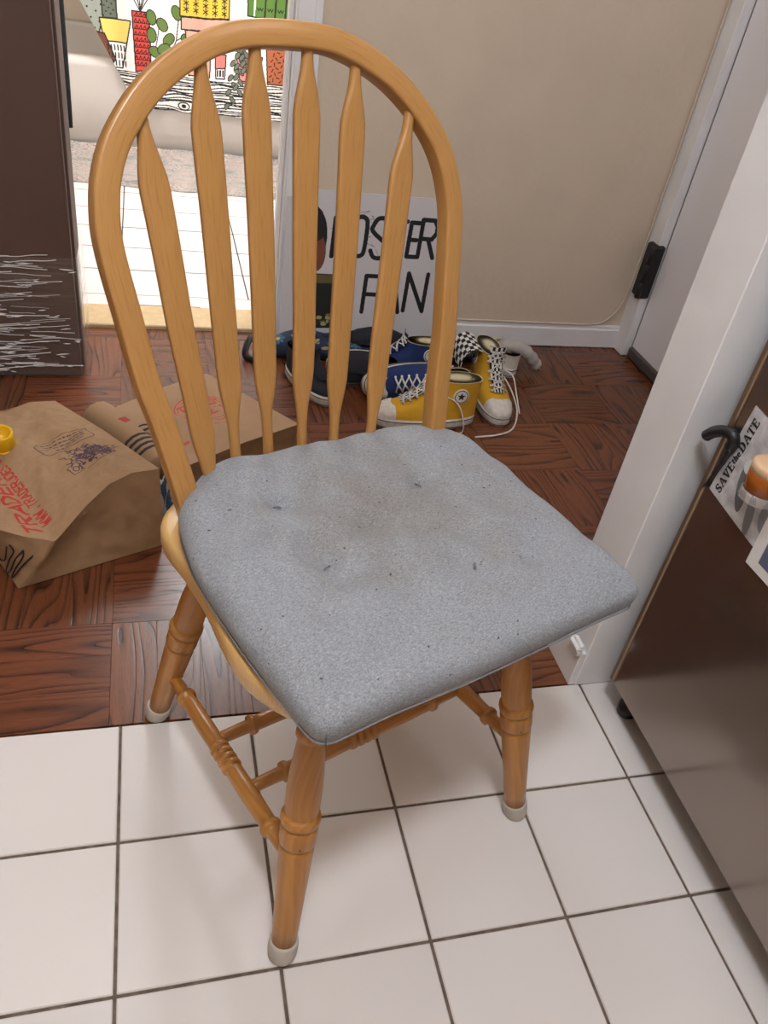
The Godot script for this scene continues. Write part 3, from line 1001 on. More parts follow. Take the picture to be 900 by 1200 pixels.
# ------------------------------------------------------------------ tall box
func build_box():
	var b := thing("tall_box", "tall dark brown box with clear stretch film round its foot", "box", Vector3(-0.38, 0, -1.24))
	var g := Geo.new()
	g.box(Vector3(0, 0.86, 0), Vector3(0.53, 1.72, 0.23), 0.006)
	obj("carton", g, M.box, b)
	var ed := Geo.new()     # folded flap edge running down the right side
	ed.box(Vector3(0.268, 0.86, 0.03), Vector3(0.006, 1.70, 0.10), 0.002)
	obj("side_flap", ed, M.box, b)
	# film: a shell with horizontal wrinkles
	var fl := Geo.new()
	var rings := []
	var wn := FastNoiseLite.new(); wn.seed = 15; wn.frequency = 1.0; wn.fractal_octaves = 3
	for i in 121:
		var y := 0.004 + 0.315 * i / 120.0
		var ring := PackedVector3Array()
		for j in 96:
			var q := j / 96.0
			var p: Vector3
			var nn: Vector3
			if q < 0.40:
				p = Vector3(lerpf(-0.268, 0.274, q / 0.4), 0, 0.118); nn = Vector3(0, 0, 1)
			elif q < 0.5:
				p = Vector3(0.274, 0, lerpf(0.118, -0.118, (q - 0.4) / 0.1)); nn = Vector3(1, 0, 0)
			elif q < 0.9:
				p = Vector3(lerpf(0.274, -0.268, (q - 0.5) / 0.4), 0, -0.118); nn = Vector3(0, 0, -1)
			else:
				p = Vector3(-0.268, 0, lerpf(-0.118, 0.118, (q - 0.9) / 0.1)); nn = Vector3(-1, 0, 0)
			var d := 0.0016 * (1.0 + wn.get_noise_3d(p.x * 3.0, y * 95.0, p.z * 3.0)) + 0.0014 * (1.0 + wn.get_noise_3d(p.x * 9.0, y * 230.0, p.z * 6.0 + 5.0))
			ring.append(p + nn * d + Vector3(0, y + (0.004 * wn.get_noise_2d(p.x * 6.0, 3.0) if i == 120 else 0.0), 0))
		rings.append(ring)
	fl.loft(rings, false)
	obj("stretch_film", fl, M.film, b)
	# gathered strands of film, thicker and milky
	var cs := Geo.new()
	for k in 190:
		var y := 0.012 + 0.302 * pow(rng.randf(), 1.15)
		var x0 := rng.randf_range(-0.26, 0.16); var x1 := minf(x0 + rng.randf_range(0.02, 0.14), 0.272)
		var pts := []
		var slope := rng.randf_range(-0.06, 0.14)
		for q in 5:
			pts.append(Vector3(lerpf(x0, x1, q / 4.0), y + slope * (x1 - x0) * q / 4.0 + rng.randf_range(-0.0012, 0.0012), 0.1215))
		cs.tube(smooth_path(pts, 13), rng.randf_range(0.0003, 0.0011), 5)
	for k in 90:
		var p := Vector3(rng.randf_range(-0.25, 0.26), 0.010 + 0.295 * pow(rng.randf(), 1.4), 0.1212)
		var q := p + Vector3(rng.randf_range(0.006, 0.035), rng.randf_range(-0.003, 0.004), 0.0)
		q.x = minf(q.x, 0.273)
		cs.tube(smooth_path([p, p.lerp(q, 0.5) + Vector3(0, rng.randf_range(-0.001, 0.001), 0.0005), q], 7), [0.0002, 0.0008, 0.0013, 0.0015, 0.0012, 0.0007, 0.0002], 5)
	var st := obj("film_crease", cs, M.crease, b)
	st.set_meta("kind", "stuff")

# ------------------------------------------------------------------ paper bags
func patch(g: Geo, rows: Array, nu: int, nv: int, facing: Vector3, bump: float, sd: float):
	# rows: polylines of Vector3 (equal length); a sheet through them with small dents
	g.sheet(func(s, t):
		var f: float = t * (rows.size() - 1); var k := mini(int(f), rows.size() - 2)
		var a := sample(rows[k], s); var b := sample(rows[k + 1], s)
		var p: Vector3 = a.lerp(b, f - k)
		var edge: float = minf(1.0, 8.0 * minf(minf(s, 1.0 - s), minf(t, 1.0 - t)))
		return p + facing * bump * edge * noise.get_noise_3d(p.x * 900.0 + sd, p.y * 900.0, p.z * 900.0)
	, nu, nv, facing)

func sample(row: Array, s: float) -> Vector3:
	var f := s * (row.size() - 1); var k := mini(int(f), row.size() - 2)
	return row[k].lerp(row[k + 1], f - k)

func bag_print() -> Image:
	# x runs from the left to the right side, y from the mouth to the bottom fold
	var im := pic(600, 880, c8(153, 119, 86))
	var n := FastNoiseLite.new(); n.seed = 9; n.frequency = 0.03; n.fractal_octaves = 4
	for y in 880:
		for x in 600:
			var q := 1.0 + 0.05 * n.get_noise_2d(x, y)
			im.set_pixel(x, y, Color(0.600 * q, 0.467 * q, 0.337 * q))
	var red := c8(170, 46, 32); var ink := c8(70, 46, 52)
	# s = 1 - x/600, v = 1 - y/880
	write(im, "TRADER JOE'S", Vector2((1.0 - 0.70) * 600, (1.0 - 0.045) * 880), Vector2(0, -62), Vector2(-52, 0), 12, red)
	write(im, "WWW.TRADERJOES.COM", Vector2((1.0 - 0.625) * 600, (1.0 - 0.10) * 880), Vector2(0, -27), Vector2(-28, 0), 6, red)
	# rounded box of small print
	var x0 := 342.0; var x1 := 546.0; var y0 := 386.0; var y1 := 502.0
	line(im, [Vector2(x0 + 16, y0), Vector2(x1 - 16, y0), Vector2(x1, y0 + 16), Vector2(x1, y1 - 16), Vector2(x1 - 16, y1), Vector2(x0 + 16, y1), Vector2(x0, y1 - 16), Vector2(x0, y0 + 16), Vector2(x0 + 16, y0)], 4.0, ink)
	var r := RandomNumberGenerator.new(); r.seed = 44
	for row in 4:
		var x := x0 + 22.0 + (30.0 if row == 3 else 0.0)
		while x < x1 - (26.0 if row < 3 else 60.0):
			var w := r.randf_range(8, 22)
			var pts := []
			for q in 6:
				pts.append(Vector2(x + w * q / 5.0, y0 + 24 + row * 24 + (3.5 if q % 2 else -3.5)))
			line(im, pts, 3.4, ink)
			x += w + 7
	# a dense ink drawing: thicket of foliage with a small crate below
	for k in 260:
		var p := Vector2(r.randf_range(368, 560), r.randf_range(536, 690))
		var m := absf(p.x - 466) / 120.0 + absf(p.y - 610) / 110.0
		if m > r.randf_range(0.35, 1.15):
			continue
		var a := r.randf_range(0, TAU)
		var pts := [p, p + Vector2(cos(a), sin(a)) * r.randf_range(6, 16), p + Vector2(cos(a + 0.7), sin(a + 0.7)) * r.randf_range(12, 24)]
		line(im, pts, r.randf_range(2.5, 6.0), c8(70, 46, 62))
	for k in 60:
		var p := Vector2(r.randf_range(400, 545), r.randf_range(570, 668))
		disc(im, p, r.randf_range(3, 11), r.randf_range(3, 7), c8(66, 42, 58), r.randf_range(0, 3))
	line(im, [Vector2(352, 650), Vector2(396, 640), Vector2(402, 690), Vector2(358, 700), Vector2(352, 650)], 3, ink)
	disc(im, Vector2(378, 672), 13, 13, ink); disc(im, Vector2(378, 672), 9, 9, c8(153, 119, 86))
	line(im, [Vector2(410, 706), Vector2(470, 694), Vector2(540, 676)], 3, ink)
	return im

func build_bags():
	# --- bag lying in the foreground
	var b1 := thing("paper_bag", "large brown paper grocery bag with red lettering lying flat at the left", "bag")
	var fr := [Vector3(0.071, 0.176, -0.456), Vector3(0.022, 0.171, -0.452), Vector3(-0.020, 0.160, -0.432), Vector3(-0.060, 0.142, -0.390), Vector3(-0.112, 0.106, -0.334), Vector3(-0.165, 0.106, -0.350), Vector3(-0.235, 0.112, -0.378)]
	var bk := [Vector3(-0.150, 0.098, -0.838), Vector3(-0.20, 0.108, -0.815), Vector3(-0.25, 0.095, -0.795), Vector3(-0.30, 0.110, -0.775), Vector3(-0.34, 0.10, -0.755), Vector3(-0.39, 0.10, -0.74), Vector3(-0.43, 0.09, -0.72)]
	var lo := [Vector3(0.073, 0.002, -0.436), Vector3(0.030, 0.002, -0.418), Vector3(-0.030, 0.002, -0.393), Vector3(-0.095, 0.002, -0.365), Vector3(-0.184, 0.002, -0.327), Vector3(-0.208, 0.002, -0.372), Vector3(-0.235, 0.002, -0.42)]
	var lob := [Vector3(-0.150, 0.002, -0.84), Vector3(-0.20, 0.002, -0.815), Vector3(-0.25, 0.002, -0.795), Vector3(-0.30, 0.002, -0.775), Vector3(-0.34, 0.002, -0.755), Vector3(-0.39, 0.002, -0.74), Vector3(-0.43, 0.002, -0.72)]
	var mid_row := []
	for k in 7:
		mid_row.append(fr[k].lerp(bk[k], 0.5) + Vector3(0, [0.006, 0.0, -0.004, 0.002, 0.008, 0.004, 0.0][k], 0))
	var top := Geo.new()
	# texture: u from left to right, v from mouth to bottom
	var rows := [bk.duplicate(), mid_row.duplicate(), fr.duplicate()]
	for q in rows:
		q.reverse()
	patch(top, rows, 40, 40, UP, 0.010, 3.0)
	var pm := mat(Color(1, 1, 1), 0.8)
	pm.albedo_texture = tex(bag_print())
	var tp := obj("printed_panel", top, pm, b1)
	tp.set_meta("label", "panel with red lettering and a purple drawing")
	var fg := Geo.new()
	var midf := []
	for k in 7:
		midf.append(fr[k].lerp(lo[k], 0.5) + Vector3(0.002, 0, [0.004, 0.0, -0.006, -0.012, 0.004, 0.010, 0.0][k]))
	patch(fg, [fr, midf, lo], 36, 18, Vector3(0.3, 0.1, 0.95), 0.006, 40.0)
	obj("bottom_panel", fg, M.kraft, b1)
	var sg := Geo.new()
	patch(sg, [[fr[0], fr[0].lerp(bk[0], 0.5), bk[0]], [Vector3(0.045, 0.09, -0.46), Vector3(-0.070, 0.07, -0.63), Vector3(-0.17, 0.05, -0.83)], [lo[0], lo[0].lerp(lob[0], 0.5), lob[0]]], 20, 12, Vector3(0.87, 0.1, -0.5), 0.005, 60.0)
	patch(sg, [[fr[6], fr[6].lerp(bk[6], 0.5), bk[6]], [lo[6], lo[6].lerp(lob[6], 0.5), lob[6]]], 12, 8, Vector3(-0.87, 0.1, 0.5), 0.005, 80.0)
	patch(sg, [lo, lob], 6, 4, Vector3.DOWN, 0.0, 0.0)
	patch(sg, [bk, lob], 8, 4, Vector3(-0.5, 0, -0.87), 0.004, 90.0)
	obj("side_panel", sg, M.kraft, b1)
	var mk := Geo.new()      # black print on the collapsed corner
	for q in [[[0.72, 0.30], [0.74, 0.55], [0.755, 0.88], [0.775, 0.70], [0.77, 0.40], [0.79, 0.25]], [[0.79, 0.25], [0.81, 0.50], [0.80, 0.80], [0.83, 0.90], [0.845, 0.60], [0.84, 0.35], [0.87, 0.22]], [[0.88, 0.30], [0.87, 0.65], [0.91, 0.70], [0.92, 0.40]]]:
		var pp := []
		for e in q:
			var u: float = e[0]; var w: float = e[1]
			pp.append(sample(fr, u).lerp(sample(lo, u), w) + Vector3(-0.005, 0, 0.0065))
		mk.tube(smooth_path(pp, 20), 0.0014, 6)
	obj("print_stroke", mk, M.stripe, b1)

	# yellow cap lying on it
	var cp := thing("yellow_cap", "small hollow yellow plastic cap on the big paper bag", "cap", Vector3(-0.230, 0.121, -0.625))
	cp.rotation = Vector3(0.25, 0.3, 0.05)
	cp.scale = Vector3.ONE * 1.35
	var yg := Geo.new()
	yg.lathe(Vector3(0, -0.008, 0), Vector3(0, 1, 0), [[0.0, 0.016], [0.003, 0.0185], [0.024, 0.0170], [0.034, 0.0165], [0.036, 0.0150], [0.034, 0.0125], [0.018, 0.0115], [0.017, 0.002]], 24)
	var ym := mat(c8(228, 178, 16), 0.35)
	obj("shell", yg, ym, cp)
	var yr := Geo.new()
	yr.tube(smooth_path([Vector3(0.0185, 0.0, 0), Vector3(0, 0.0, 0.0185), Vector3(-0.0185, 0.0, 0), Vector3(0, 0.0, -0.0185), Vector3(0.0185, 0.0, 0)], 33), 0.0022, 6, false)
	obj("rim", yr, ym, cp)

	# --- bag behind, its logo up
	var b2 := thing("paper_bag", "flattened brown paper bag with a round red logo behind the chair", "bag")
	var A := Vector3(0.393, 0.09, -0.755); var B := Vector3(0.195, 0.075, -1.02); var C := Vector3(-0.045, 0.075, -0.83); var D := Vector3(0.12, 0.095, -0.575)
	var im := pic(512, 512, c8(158, 124, 92))
	var red := c8(184, 66, 50)
	# u runs D->A, v from B side to the front
	for k in 2:
		var pts := []
		for q in 33:
			pts.append(Vector2(300 + (118 - 14 * k) * cos(TAU * q / 32.0), 226 + (100 - 12 * k) * sin(TAU * q / 32.0)))
		line(im, pts, 5 - 2 * k, red)
	write(im, "TRADER", Vector2(212, 214), Vector2(31, 0), Vector2(0, -42), 8, red)
	write(im, "JOE'S", Vector2(236, 286), Vector2(31, 0), Vector2(0, -48), 9, red)
	for k in 7:
		line(im, [Vector2(236 + 20 * k, 162 - absf(k - 3) * -6), Vector2(244 + 20 * k, 142 - absf(k - 3) * -6)], 5, red)
	for k in 9:
		line(im, [Vector2(250 + 11 * k, 356), Vector2(255 + 11 * k, 348), Vector2(258 + 11 * k, 356)], 2.5, red)
	for q in [[60, 330], [84, 350], [52, 380], [92, 392]]:
		disc(im, Vector2(q[0], q[1]), 14, 9, red, 0.5)
	var m2 := mat(Color(1, 1, 1), 0.8)
	m2.albedo_texture = tex(im)
	var t2 := Geo.new()
	patch(t2, [[C, C.lerp(B, 0.5) + Vector3(0, 0.008, 0), B], [C.lerp(D, 0.5) + Vector3(0, 0.004, 0), Vector3(0.166, 0.092, -0.80), A.lerp(B, 0.5)], [D, D.lerp(A, 0.5) + Vector3(0, 0.006, 0), A]], 30, 30, UP, 0.009, 120.0)
	obj("printed_panel", t2, m2, b2).set_meta("label", "panel with the round red logo")
	var s2 := Geo.new()
	var dn := Vector3(0, -1, 0)
	for e in [[D, A, Vector3(0.5, 0, 0.85)], [A, B, Vector3(0.8, 0, -0.6)], [B, C, Vector3(-0.6, 0, -0.8)], [C, D, Vector3(-0.85, 0, 0.5)]]:
		var p: Vector3 = e[0]; var q: Vector3 = e[1]
		var inn: Vector3 = e[2] * 0.006
		patch(s2, [[p, p.lerp(q, 0.5) + (Vector3(0, 0.006, 0) if e[0] == D else Vector3.ZERO), q], [Vector3(p.x, p.y * 0.5, p.z) - inn, Vector3((p.x + q.x) / 2, p.y * 0.5, (p.z + q.z) / 2) - inn * 2.0, Vector3(q.x, q.y * 0.5, q.z) - inn], [Vector3(p.x, 0.002, p.z), Vector3((p.x + q.x) / 2, 0.002, (p.z + q.z) / 2), Vector3(q.x, 0.002, q.z)]], 16, 8, e[2], 0.004, 150.0)
	obj("side_panel", s2, M.kraft, b2)
	var hn := Geo.new()      # flattened black print lines and string handle at the mouth
	hn.tube(smooth_path([Vector3(0.02, 0.086, -0.70), Vector3(0.05, 0.10, -0.72), Vector3(0.09, 0.101, -0.70), Vector3(0.11, 0.099, -0.66)], 16), 0.0035, 8, true, 0.5)
	hn.tube(smooth_path([Vector3(0.01, 0.086, -0.72), Vector3(0.04, 0.10, -0.735), Vector3(0.08, 0.102, -0.72), Vector3(0.10, 0.1, -0.69)], 16), 0.0025, 8, true, 0.5)
	obj("handle", hn, M.black, b2)
	var ri := pic(256, 256, c8(152, 118, 86))
	for k in 4:
		ri.fill_rect(Rect2i(0, 150 + k * 15, 256, 7), c8(40, 34, 32))
	for q in [[40, 70], [90, 84], [150, 66], [205, 80], [120, 104]]:
		poly(ri, [Vector2(q[0], q[1]), Vector2(q[0] + 26, q[1] + 6), Vector2(q[0] + 20, q[1] + 26), Vector2(q[0] - 6, q[1] + 18)], c8(150, 44, 36))
	var rmat := mat(Color(1, 1, 1), 0.8)
	rmat.albedo_texture = tex(ri)
	rmat.uv1_scale = Vector3(4.6, 3.4, 1)
	var rl := Geo.new()
	rl.tube(smooth_path([Vector3(-0.060, 0.050, -0.845), Vector3(-0.018, 0.058, -0.775), Vector3(0.028, 0.062, -0.700), Vector3(0.078, 0.060, -0.615)], 20), 0.042, 16, true, 0.95)
	obj("folded_mouth", rl, rmat, b2)
	# crumpled cloth between the bags
	var cl := Geo.new()
	var o := Vector3(0.105, 0.0, -0.545)
	cl.sheet(func(s, t):
		var u: float = s * TAU
		var r: float = 0.052 * (1.0 - 0.15 * sin(3.0 * u)) * cos(t * PI / 2)
		return o + Vector3(r * cos(u) * 0.8, 0.112 * sin(t * PI / 2) * (1.0 + 0.22 * noise.get_noise_2d(s * 700.0, t * 300.0)) + 0.002, r * sin(u) * 0.75) + Vector3(0.008 * sin(5.0 * u + 4.0 * t), 0, 0.008 * cos(4.0 * u)) * (1.0 - t)
	, 40, 16, Vector3.ZERO)
	var cim := pic(128, 128, c8(190, 186, 178))
	for k in 9:
		line(cim, [Vector2(k * 16, 0), Vector2(k * 16 + 10, 60), Vector2(k * 16 - 4, 128)], 7, c8(66, 86, 112))
	var cmt := mat(Color(1, 1, 1), 0.95)
	cmt.albedo_texture = tex(cim)
	tag(obj("crumpled_cloth", cl, cmt), "small crumpled blue and white cloth between the paper bags", "cloth")

# ------------------------------------------------------------------ poster and floral bag
func build_poster():
	var w := 0.475; var h := 0.445
	var im := pic(760, 712, c8(206, 202, 204))
	# picture origin: left edge x = 0.425, y from the floor
	var P := func(x: float, y: float) -> Vector2: return Vector2((x - 0.425) * 1600.0, (h - y) * 1600.0)
	var ink := c8(20, 20, 24)
	for k in 14:
		var q: Vector2 = P.call(rng.randf_range(0.56, 0.74), rng.randf_range(0.25, 0.41))
		line(im, [q, q + Vector2(rng.randf_range(-40, 40), rng.randf_range(-26, 26)), q + Vector2(rng.randf_range(-50, 50), rng.randf_range(-30, 30))], 2.5, c8(132, 130, 134))
	disc(im, P.call(0.498, 0.318), 76, 140, ink)
	disc(im, P.call(0.520, 0.275), 40, 84, c8(118, 66, 50))
	disc(im, P.call(0.505, 0.345), 60, 66, ink)
	poly(im, [P.call(0.49, 0.216), P.call(0.594, 0.216), P.call(0.604, 0.056), P.call(0.498, 0.052)], c8(24, 26, 22))
	for k in 26:
		disc(im, P.call(rng.randf_range(0.50, 0.595), rng.randf_range(0.06, 0.10)), rng.randf_range(5, 16), rng.randf_range(4, 10), [c8(120, 112, 52), c8(46, 50, 34), c8(170, 160, 110)][k % 3])
	poly(im, [P.call(0.50, 0.214), P.call(0.592, 0.214), P.call(0.594, 0.190), P.call(0.50, 0.188)], c8(96, 88, 52))
	var letters := [["F", 0.556, 0.262, 0.054, 0.118], ["O", 0.613, 0.268, 0.050, 0.118], ["S", 0.668, 0.266, 0.060, 0.120], ["T", 0.727, 0.272, 0.052, 0.112], ["E", 0.778, 0.274, 0.044, 0.108], ["R", 0.812, 0.274, 0.060, 0.118], ["F", 0.662, 0.103, 0.072, 0.120], ["A", 0.722, 0.106, 0.066, 0.118], ["N", 0.790, 0.112, 0.074, 0.125]]
	for q in letters:
		var at: Vector2 = P.call(q[1], q[2])
		write(im, q[0], at + Vector2(9, -9), Vector2((q[3] - 0.014) * 1600.0 / 0.72, 0), Vector2(6, -(q[4] - 0.012) * 1600.0), 20, ink)
	
	var po := thing("poster", "white hand-lettered poster board leaning on the hall wall behind the shoes", "poster", Vector3(0.425, 0.001, -1.347), 0.0)
	po.rotation.x = -0.095
	var g := Geo.new()
	g.sheet(func(s, t): return Vector3(w * s, h * (1.0 - t), 0.003), 1, 1, Vector3.BACK)
	var pm := mat(Color(1, 1, 1), 0.7)
	pm.albedo_texture = tex(im)
	obj("lettered_face", g, pm, po)
	var bd := Geo.new()
	bd.box(Vector3(w / 2, h / 2, 0.0), Vector3(w, h, 0.0056), 0.0004)
	obj("board", bd, M.white, po)

func floral_picture() -> Image:
	var im := pic(512, 256, c8(30, 44, 70))
	var r := RandomNumberGenerator.new(); r.seed = 12
	for k in 70:
		leaf(im, Vector2(r.randf_range(0, 512), r.randf_range(0, 256)), r.randf_range(10, 22), r.randf_range(5, 9), r.randf_range(0, 3), [c8(150, 140, 112), c8(52, 66, 60), c8(70, 110, 140), c8(18, 20, 26)][k % 4], c8(16, 18, 26), 2)
	for k in 16:
		var c := Vector2(r.randf_range(10, 500), r.randf_range(10, 246))
		for p in 8:
			var a := TAU * p / 8.0
			leaf(im, c + Vector2(cos(a), sin(a)) * 14, 10, 6, a, c8(206, 196, 160) if k % 2 else c8(48, 104, 140), c8(20, 26, 40), 1.5)
		disc(im, c, 8, 8, c8(206, 160, 44))
	return im

func build_floral():
	var g := Geo.new()
	var ctr := Vector3(0.68, 0.0, -1.276)
	var rings := []
	for i in 41:
		var s := i / 40.0
		var x := lerpf(-0.33, 0.345, s)
		var fat := pow(sin(PI * clampf(s, 0.012, 0.988)), 0.35)
		var ring := PackedVector3Array()
		for j in 22:
			var a := TAU * j / 22.0
			var hh := (lerpf(0.047, 0.031, smoothstep(0.15, 0.4, s) * (1.0 - 0.6 * smoothstep(0.7, 0.95, s))) + 0.005 * noise.get_noise_2d(x * 900.0, 3.0)) * fat
			var y := hh + hh * sin(a)
			var z := 0.056 * fat * signf(cos(a)) * pow(absf(cos(a)), 0.8) * (1.0 + 0.12 * noise.get_noise_2d(x * 700.0, 40.0 + a * 20.0))
			ring.append(ctr + Vector3(x, maxf(0.001, y), z))
		rings.append(ring)
	g.loft(rings)
	var m := mat(Color(1, 1, 1), 0.85)
	m.albedo_texture = tex(floral_picture())
	m.uv1_scale = Vector3(2.2, 4.4, 1)
	var bag := thing("floral_bag", "soft navy bag printed with flowers, flat along the wall under the poster", "bag")
	obj("body", g, m, bag)
	var st := Geo.new()
	st.tube(smooth_path([Vector3(0.36, 0.050, -1.29), Vector3(0.335, 0.058, -1.27), Vector3(0.320, 0.035, -1.255), Vector3(0.318, 0.012, -1.24), Vector3(0.345, 0.006, -1.225)], 20), 0.011, 10, true, 0.45)
	obj("strap", st, M.black, bag)
	var bl := Geo.new()    # black pouch bundled on top of the bag
	var rr := []
	for i in 9:
		var t := i / 8.0
		var ring := PackedVector3Array()
		for j in 20:
			var a := TAU * j / 20.0
			var rad := (0.075 * cos(t * PI / 2.1)) * (1.0 + 0.18 * noise.get_noise_2d(cos(a) * 260.0 + 900.0, sin(a) * 260.0 + t * 200.0))
			ring.append(Vector3(0.70 + rad * cos(a) * 1.25, 0.063 + 0.034 * sin(t * PI / 2.1), -1.268 + rad * sin(a) * 0.6))
		rr.append(ring)
	bl.loft(rr)
	tag(obj("black_pouch", bl, M.char), "bundled black cloth pouch on the floral bag in front of the poster", "pouch")

# ------------------------------------------------------------------ shoes
func shoe_ring(y: float, front: float, back: float, wide: float, n := 40) -> PackedVector3Array:
	# foot outline, heel at z = 0, toe at z = 1 (times length later)
	var ring := PackedVector3Array()
	for j in n:
		var a := TAU * j / n
		var c := cos(a); var s := sin(a)
		var z := (front + back) / 2.0 + (front - back) / 2.0 * c
		var wv := wide * (1.0 + 0.16 * c * clampf((front - 0.6) / 0.4, 0.0, 1.0))
		var x := wv * signf(s) * pow(absf(s), 0.75)
		ring.append(Vector3(x, y, z))
	return ring

func star(n: float) -> PackedVector2Array:
	var p := PackedVector2Array()
	for k in 10:
		var a := PI / 2 + TAU * k / 10.0
		p.append(Vector2(cos(a), sin(a)) * (n if k % 2 == 0 else n * 0.42))
	return p

func make_shoe(label: String, canvas: Material, opt: Dictionary) -> Node3D:
	# local frame: heel at the origin, toe towards +z, sole on y = 0
	var L: float = opt.get("length", 0.285)
	var top: float = opt.get("height", 0.128)
	var sh := thing("sneaker", label, "shoe", Vector3.ZERO, 0.0, opt.get("group", ""))
	var sc := func(r: PackedVector3Array, k := 1.0) -> PackedVector3Array:
		var o := PackedVector3Array()
		var mid := 0.5
		for p in r:
			o.append(Vector3(p.x * k, p.y, (mid + (p.z - mid) * k) * L))
		return o
	# sole
	var s := Geo.new()
	var sr := []
	for lay in [[0.0, 0.985, 0.008, 0.043], [0.002, 1.0, 0.0, 0.0455], [0.022, 1.0, 0.0, 0.0465], [0.030, 0.995, 0.004, 0.0455], [0.031, 0.96, 0.03, 0.041]]:
		sr.append(sc.call(shoe_ring(lay[0], lay[1], lay[2], lay[3])))
	s.loft(sr)
	obj("sole", s, M.rubber, sh)
	for y in [0.0235, 0.0055]:
		var st := Geo.new()
		var pts: PackedVector3Array = sc.call(shoe_ring(y, 1.001, -0.001, 0.0468))
		pts.append(pts[0])
		st.tube(pts, 0.0011, 5, false)
		obj("sole_stripe", st, M.stripe, sh)
	# upper: stacked outlines whose front draws back as they rise
	var k := (top - 0.03) / 0.098
	var up := [[0.028, 0.992, 0.006, 0.0445], [0.036, 0.985, 0.004, 0.0440], [0.045, 0.955, 0.003, 0.0425], [0.052, 0.90, 0.003, 0.0405], [0.058, 0.82, 0.004, 0.0390], [0.064, 0.73, 0.006, 0.0378], [0.074, 0.645, 0.009, 0.0362], [0.086, 0.575, 0.010, 0.0345], [0.100, 0.52, 0.008, 0.0335], [0.116, 0.485, 0.004, 0.0335], [0.128, 0.470, 0.0, 0.0340]]
	var ur := []
	for q in up:
		ur.append(sc.call(shoe_ring(0.028 + (q[0] - 0.028) * k, q[1], q[2], q[3])))
	var u := Geo.new()
	u.loft(ur, false)
	obj("upper", u, canvas, sh)
	# lining: inside of the collar and the insole
	var li := Geo.new()
	var lr := []
	for q in [[0.128, 0.468, 0.002, 0.0338], [0.1285, 0.455, 0.012, 0.0318], [0.116, 0.462, 0.018, 0.0305], [0.090, 0.54, 0.024, 0.031], [0.060, 0.70, 0.022, 0.034], [0.034, 0.75, 0.03, 0.034]]:
		lr.append(sc.call(shoe_ring(0.028 + (q[0] - 0.028) * k + 0.0008, q[1], q[2], q[3])))
	li.loft(lr, true)
	obj("lining", li, opt.get("lining", M.lining), sh)
	# rubber toe cap
	if opt.get("cap", true):
		var tc := Geo.new()
		var caps := []
		for q in [[0.029, 0.999, 0.0455], [0.036, 0.994, 0.0452], [0.045, 0.964, 0.0438], [0.0505, 0.922, 0.0425], [0.0545, 0.875, 0.0412], [0.0570, 0.838, 0.0402]]:
			var arc := PackedVector3Array()
			var mid: float = (q[1] + 0.004) / 2.0
			var am := acos(clampf((0.815 - mid) / (q[1] - mid), -1.0, 1.0))
			for n in 25:
				var a := am * (n - 12) / 12.0
				var wv: float = q[2] * (1.0 + 0.16 * cos(a) * clampf((q[1] - 0.6) / 0.4, 0.0, 1.0))
				arc.append(Vector3(wv * signf(sin(a)) * pow(absf(sin(a)), 0.75), 0.0014 + 0.028 + (q[0] - 0.028) * k, (0.5 + (mid + (q[1] - mid) * cos(a) - 0.5) * 1.004) * L))
			caps.append(arc)
		tc.loft(caps, false, true, false, Vector3(0, 1, 0.4))
		obj("toe_cap", tc, M.rubber, sh)
	# tongue
	var tg := Geo.new()
	var tp := smooth_path([Vector3(0, 0.028 + 0.036 * k, L * 0.76), Vector3(0, 0.028 + 0.050 * k, L * 0.645), Vector3(0, 0.028 + 0.078 * k, L * 0.525), Vector3(0, 0.028 + 0.104 * k, L * 0.482), Vector3(0, 0.028 + 0.126 * k, L * 0.485)], 18)
	tg.sheet(func(a, t):
		var p: Vector3 = tp[int(round(t * 17.0))]
		var x: float = (a - 0.5) * lerpf(0.026, 0.050, t)
		return p + Vector3(x, 0.004 + (-5.0 * x * x) * (1.0 - t), 0.003 - 9.0 * x * x), 8, 17, Vector3(0, 0.6, 0.8))
	obj("tongue", tg, opt.get("tongue", canvas), sh)
	# laces and eyelets
	var rows: int = opt.get("rows", 6)
	if rows > 0:
		var lc := Geo.new()
		var ey := Geo.new()
		for q in rows:
			var t := 0.06 + 0.80 * q / float(rows)
			var i0 := int(t * 17.0); var i1 := mini(17, int((t + 0.8 / rows) * 17.0))
			var a := tp[i0] + Vector3(0, 0.0075, 0.0055); var b := tp[i1] + Vector3(0, 0.0075, 0.0055)
			var wx := lerpf(0.018, 0.023, t)
			for sd in [-1.0, 1.0]:
				lc.tube(PackedVector3Array([a + Vector3(-sd * wx, -0.004, -0.004), a.lerp(b, 0.5) + Vector3(0, 0.0015, 0.0015), b + Vector3(sd * wx, -0.004, -0.004)]), 0.0026, 6, true, 0.6)
				var e := a + Vector3(sd * (wx + 0.002), -0.0055, -0.005)
				ey.lathe(e, e + Vector3(sd * 0.5, 0.7, 0.5), [[0.0, 0.0036], [0.0018, 0.0036], [0.0022, 0.002]], 10)
		obj("laces", lc, M.lace, sh)
		obj("eyelets", ey, M.metal, sh).set_meta("kind", "stuff")
		for w in opt.get("loose", []):
			var lo := Geo.new()
			lo.tube(smooth_path(w, 24), 0.0025, 6, true, 0.6)
			obj("loose_lace", lo, M.lace, sh)
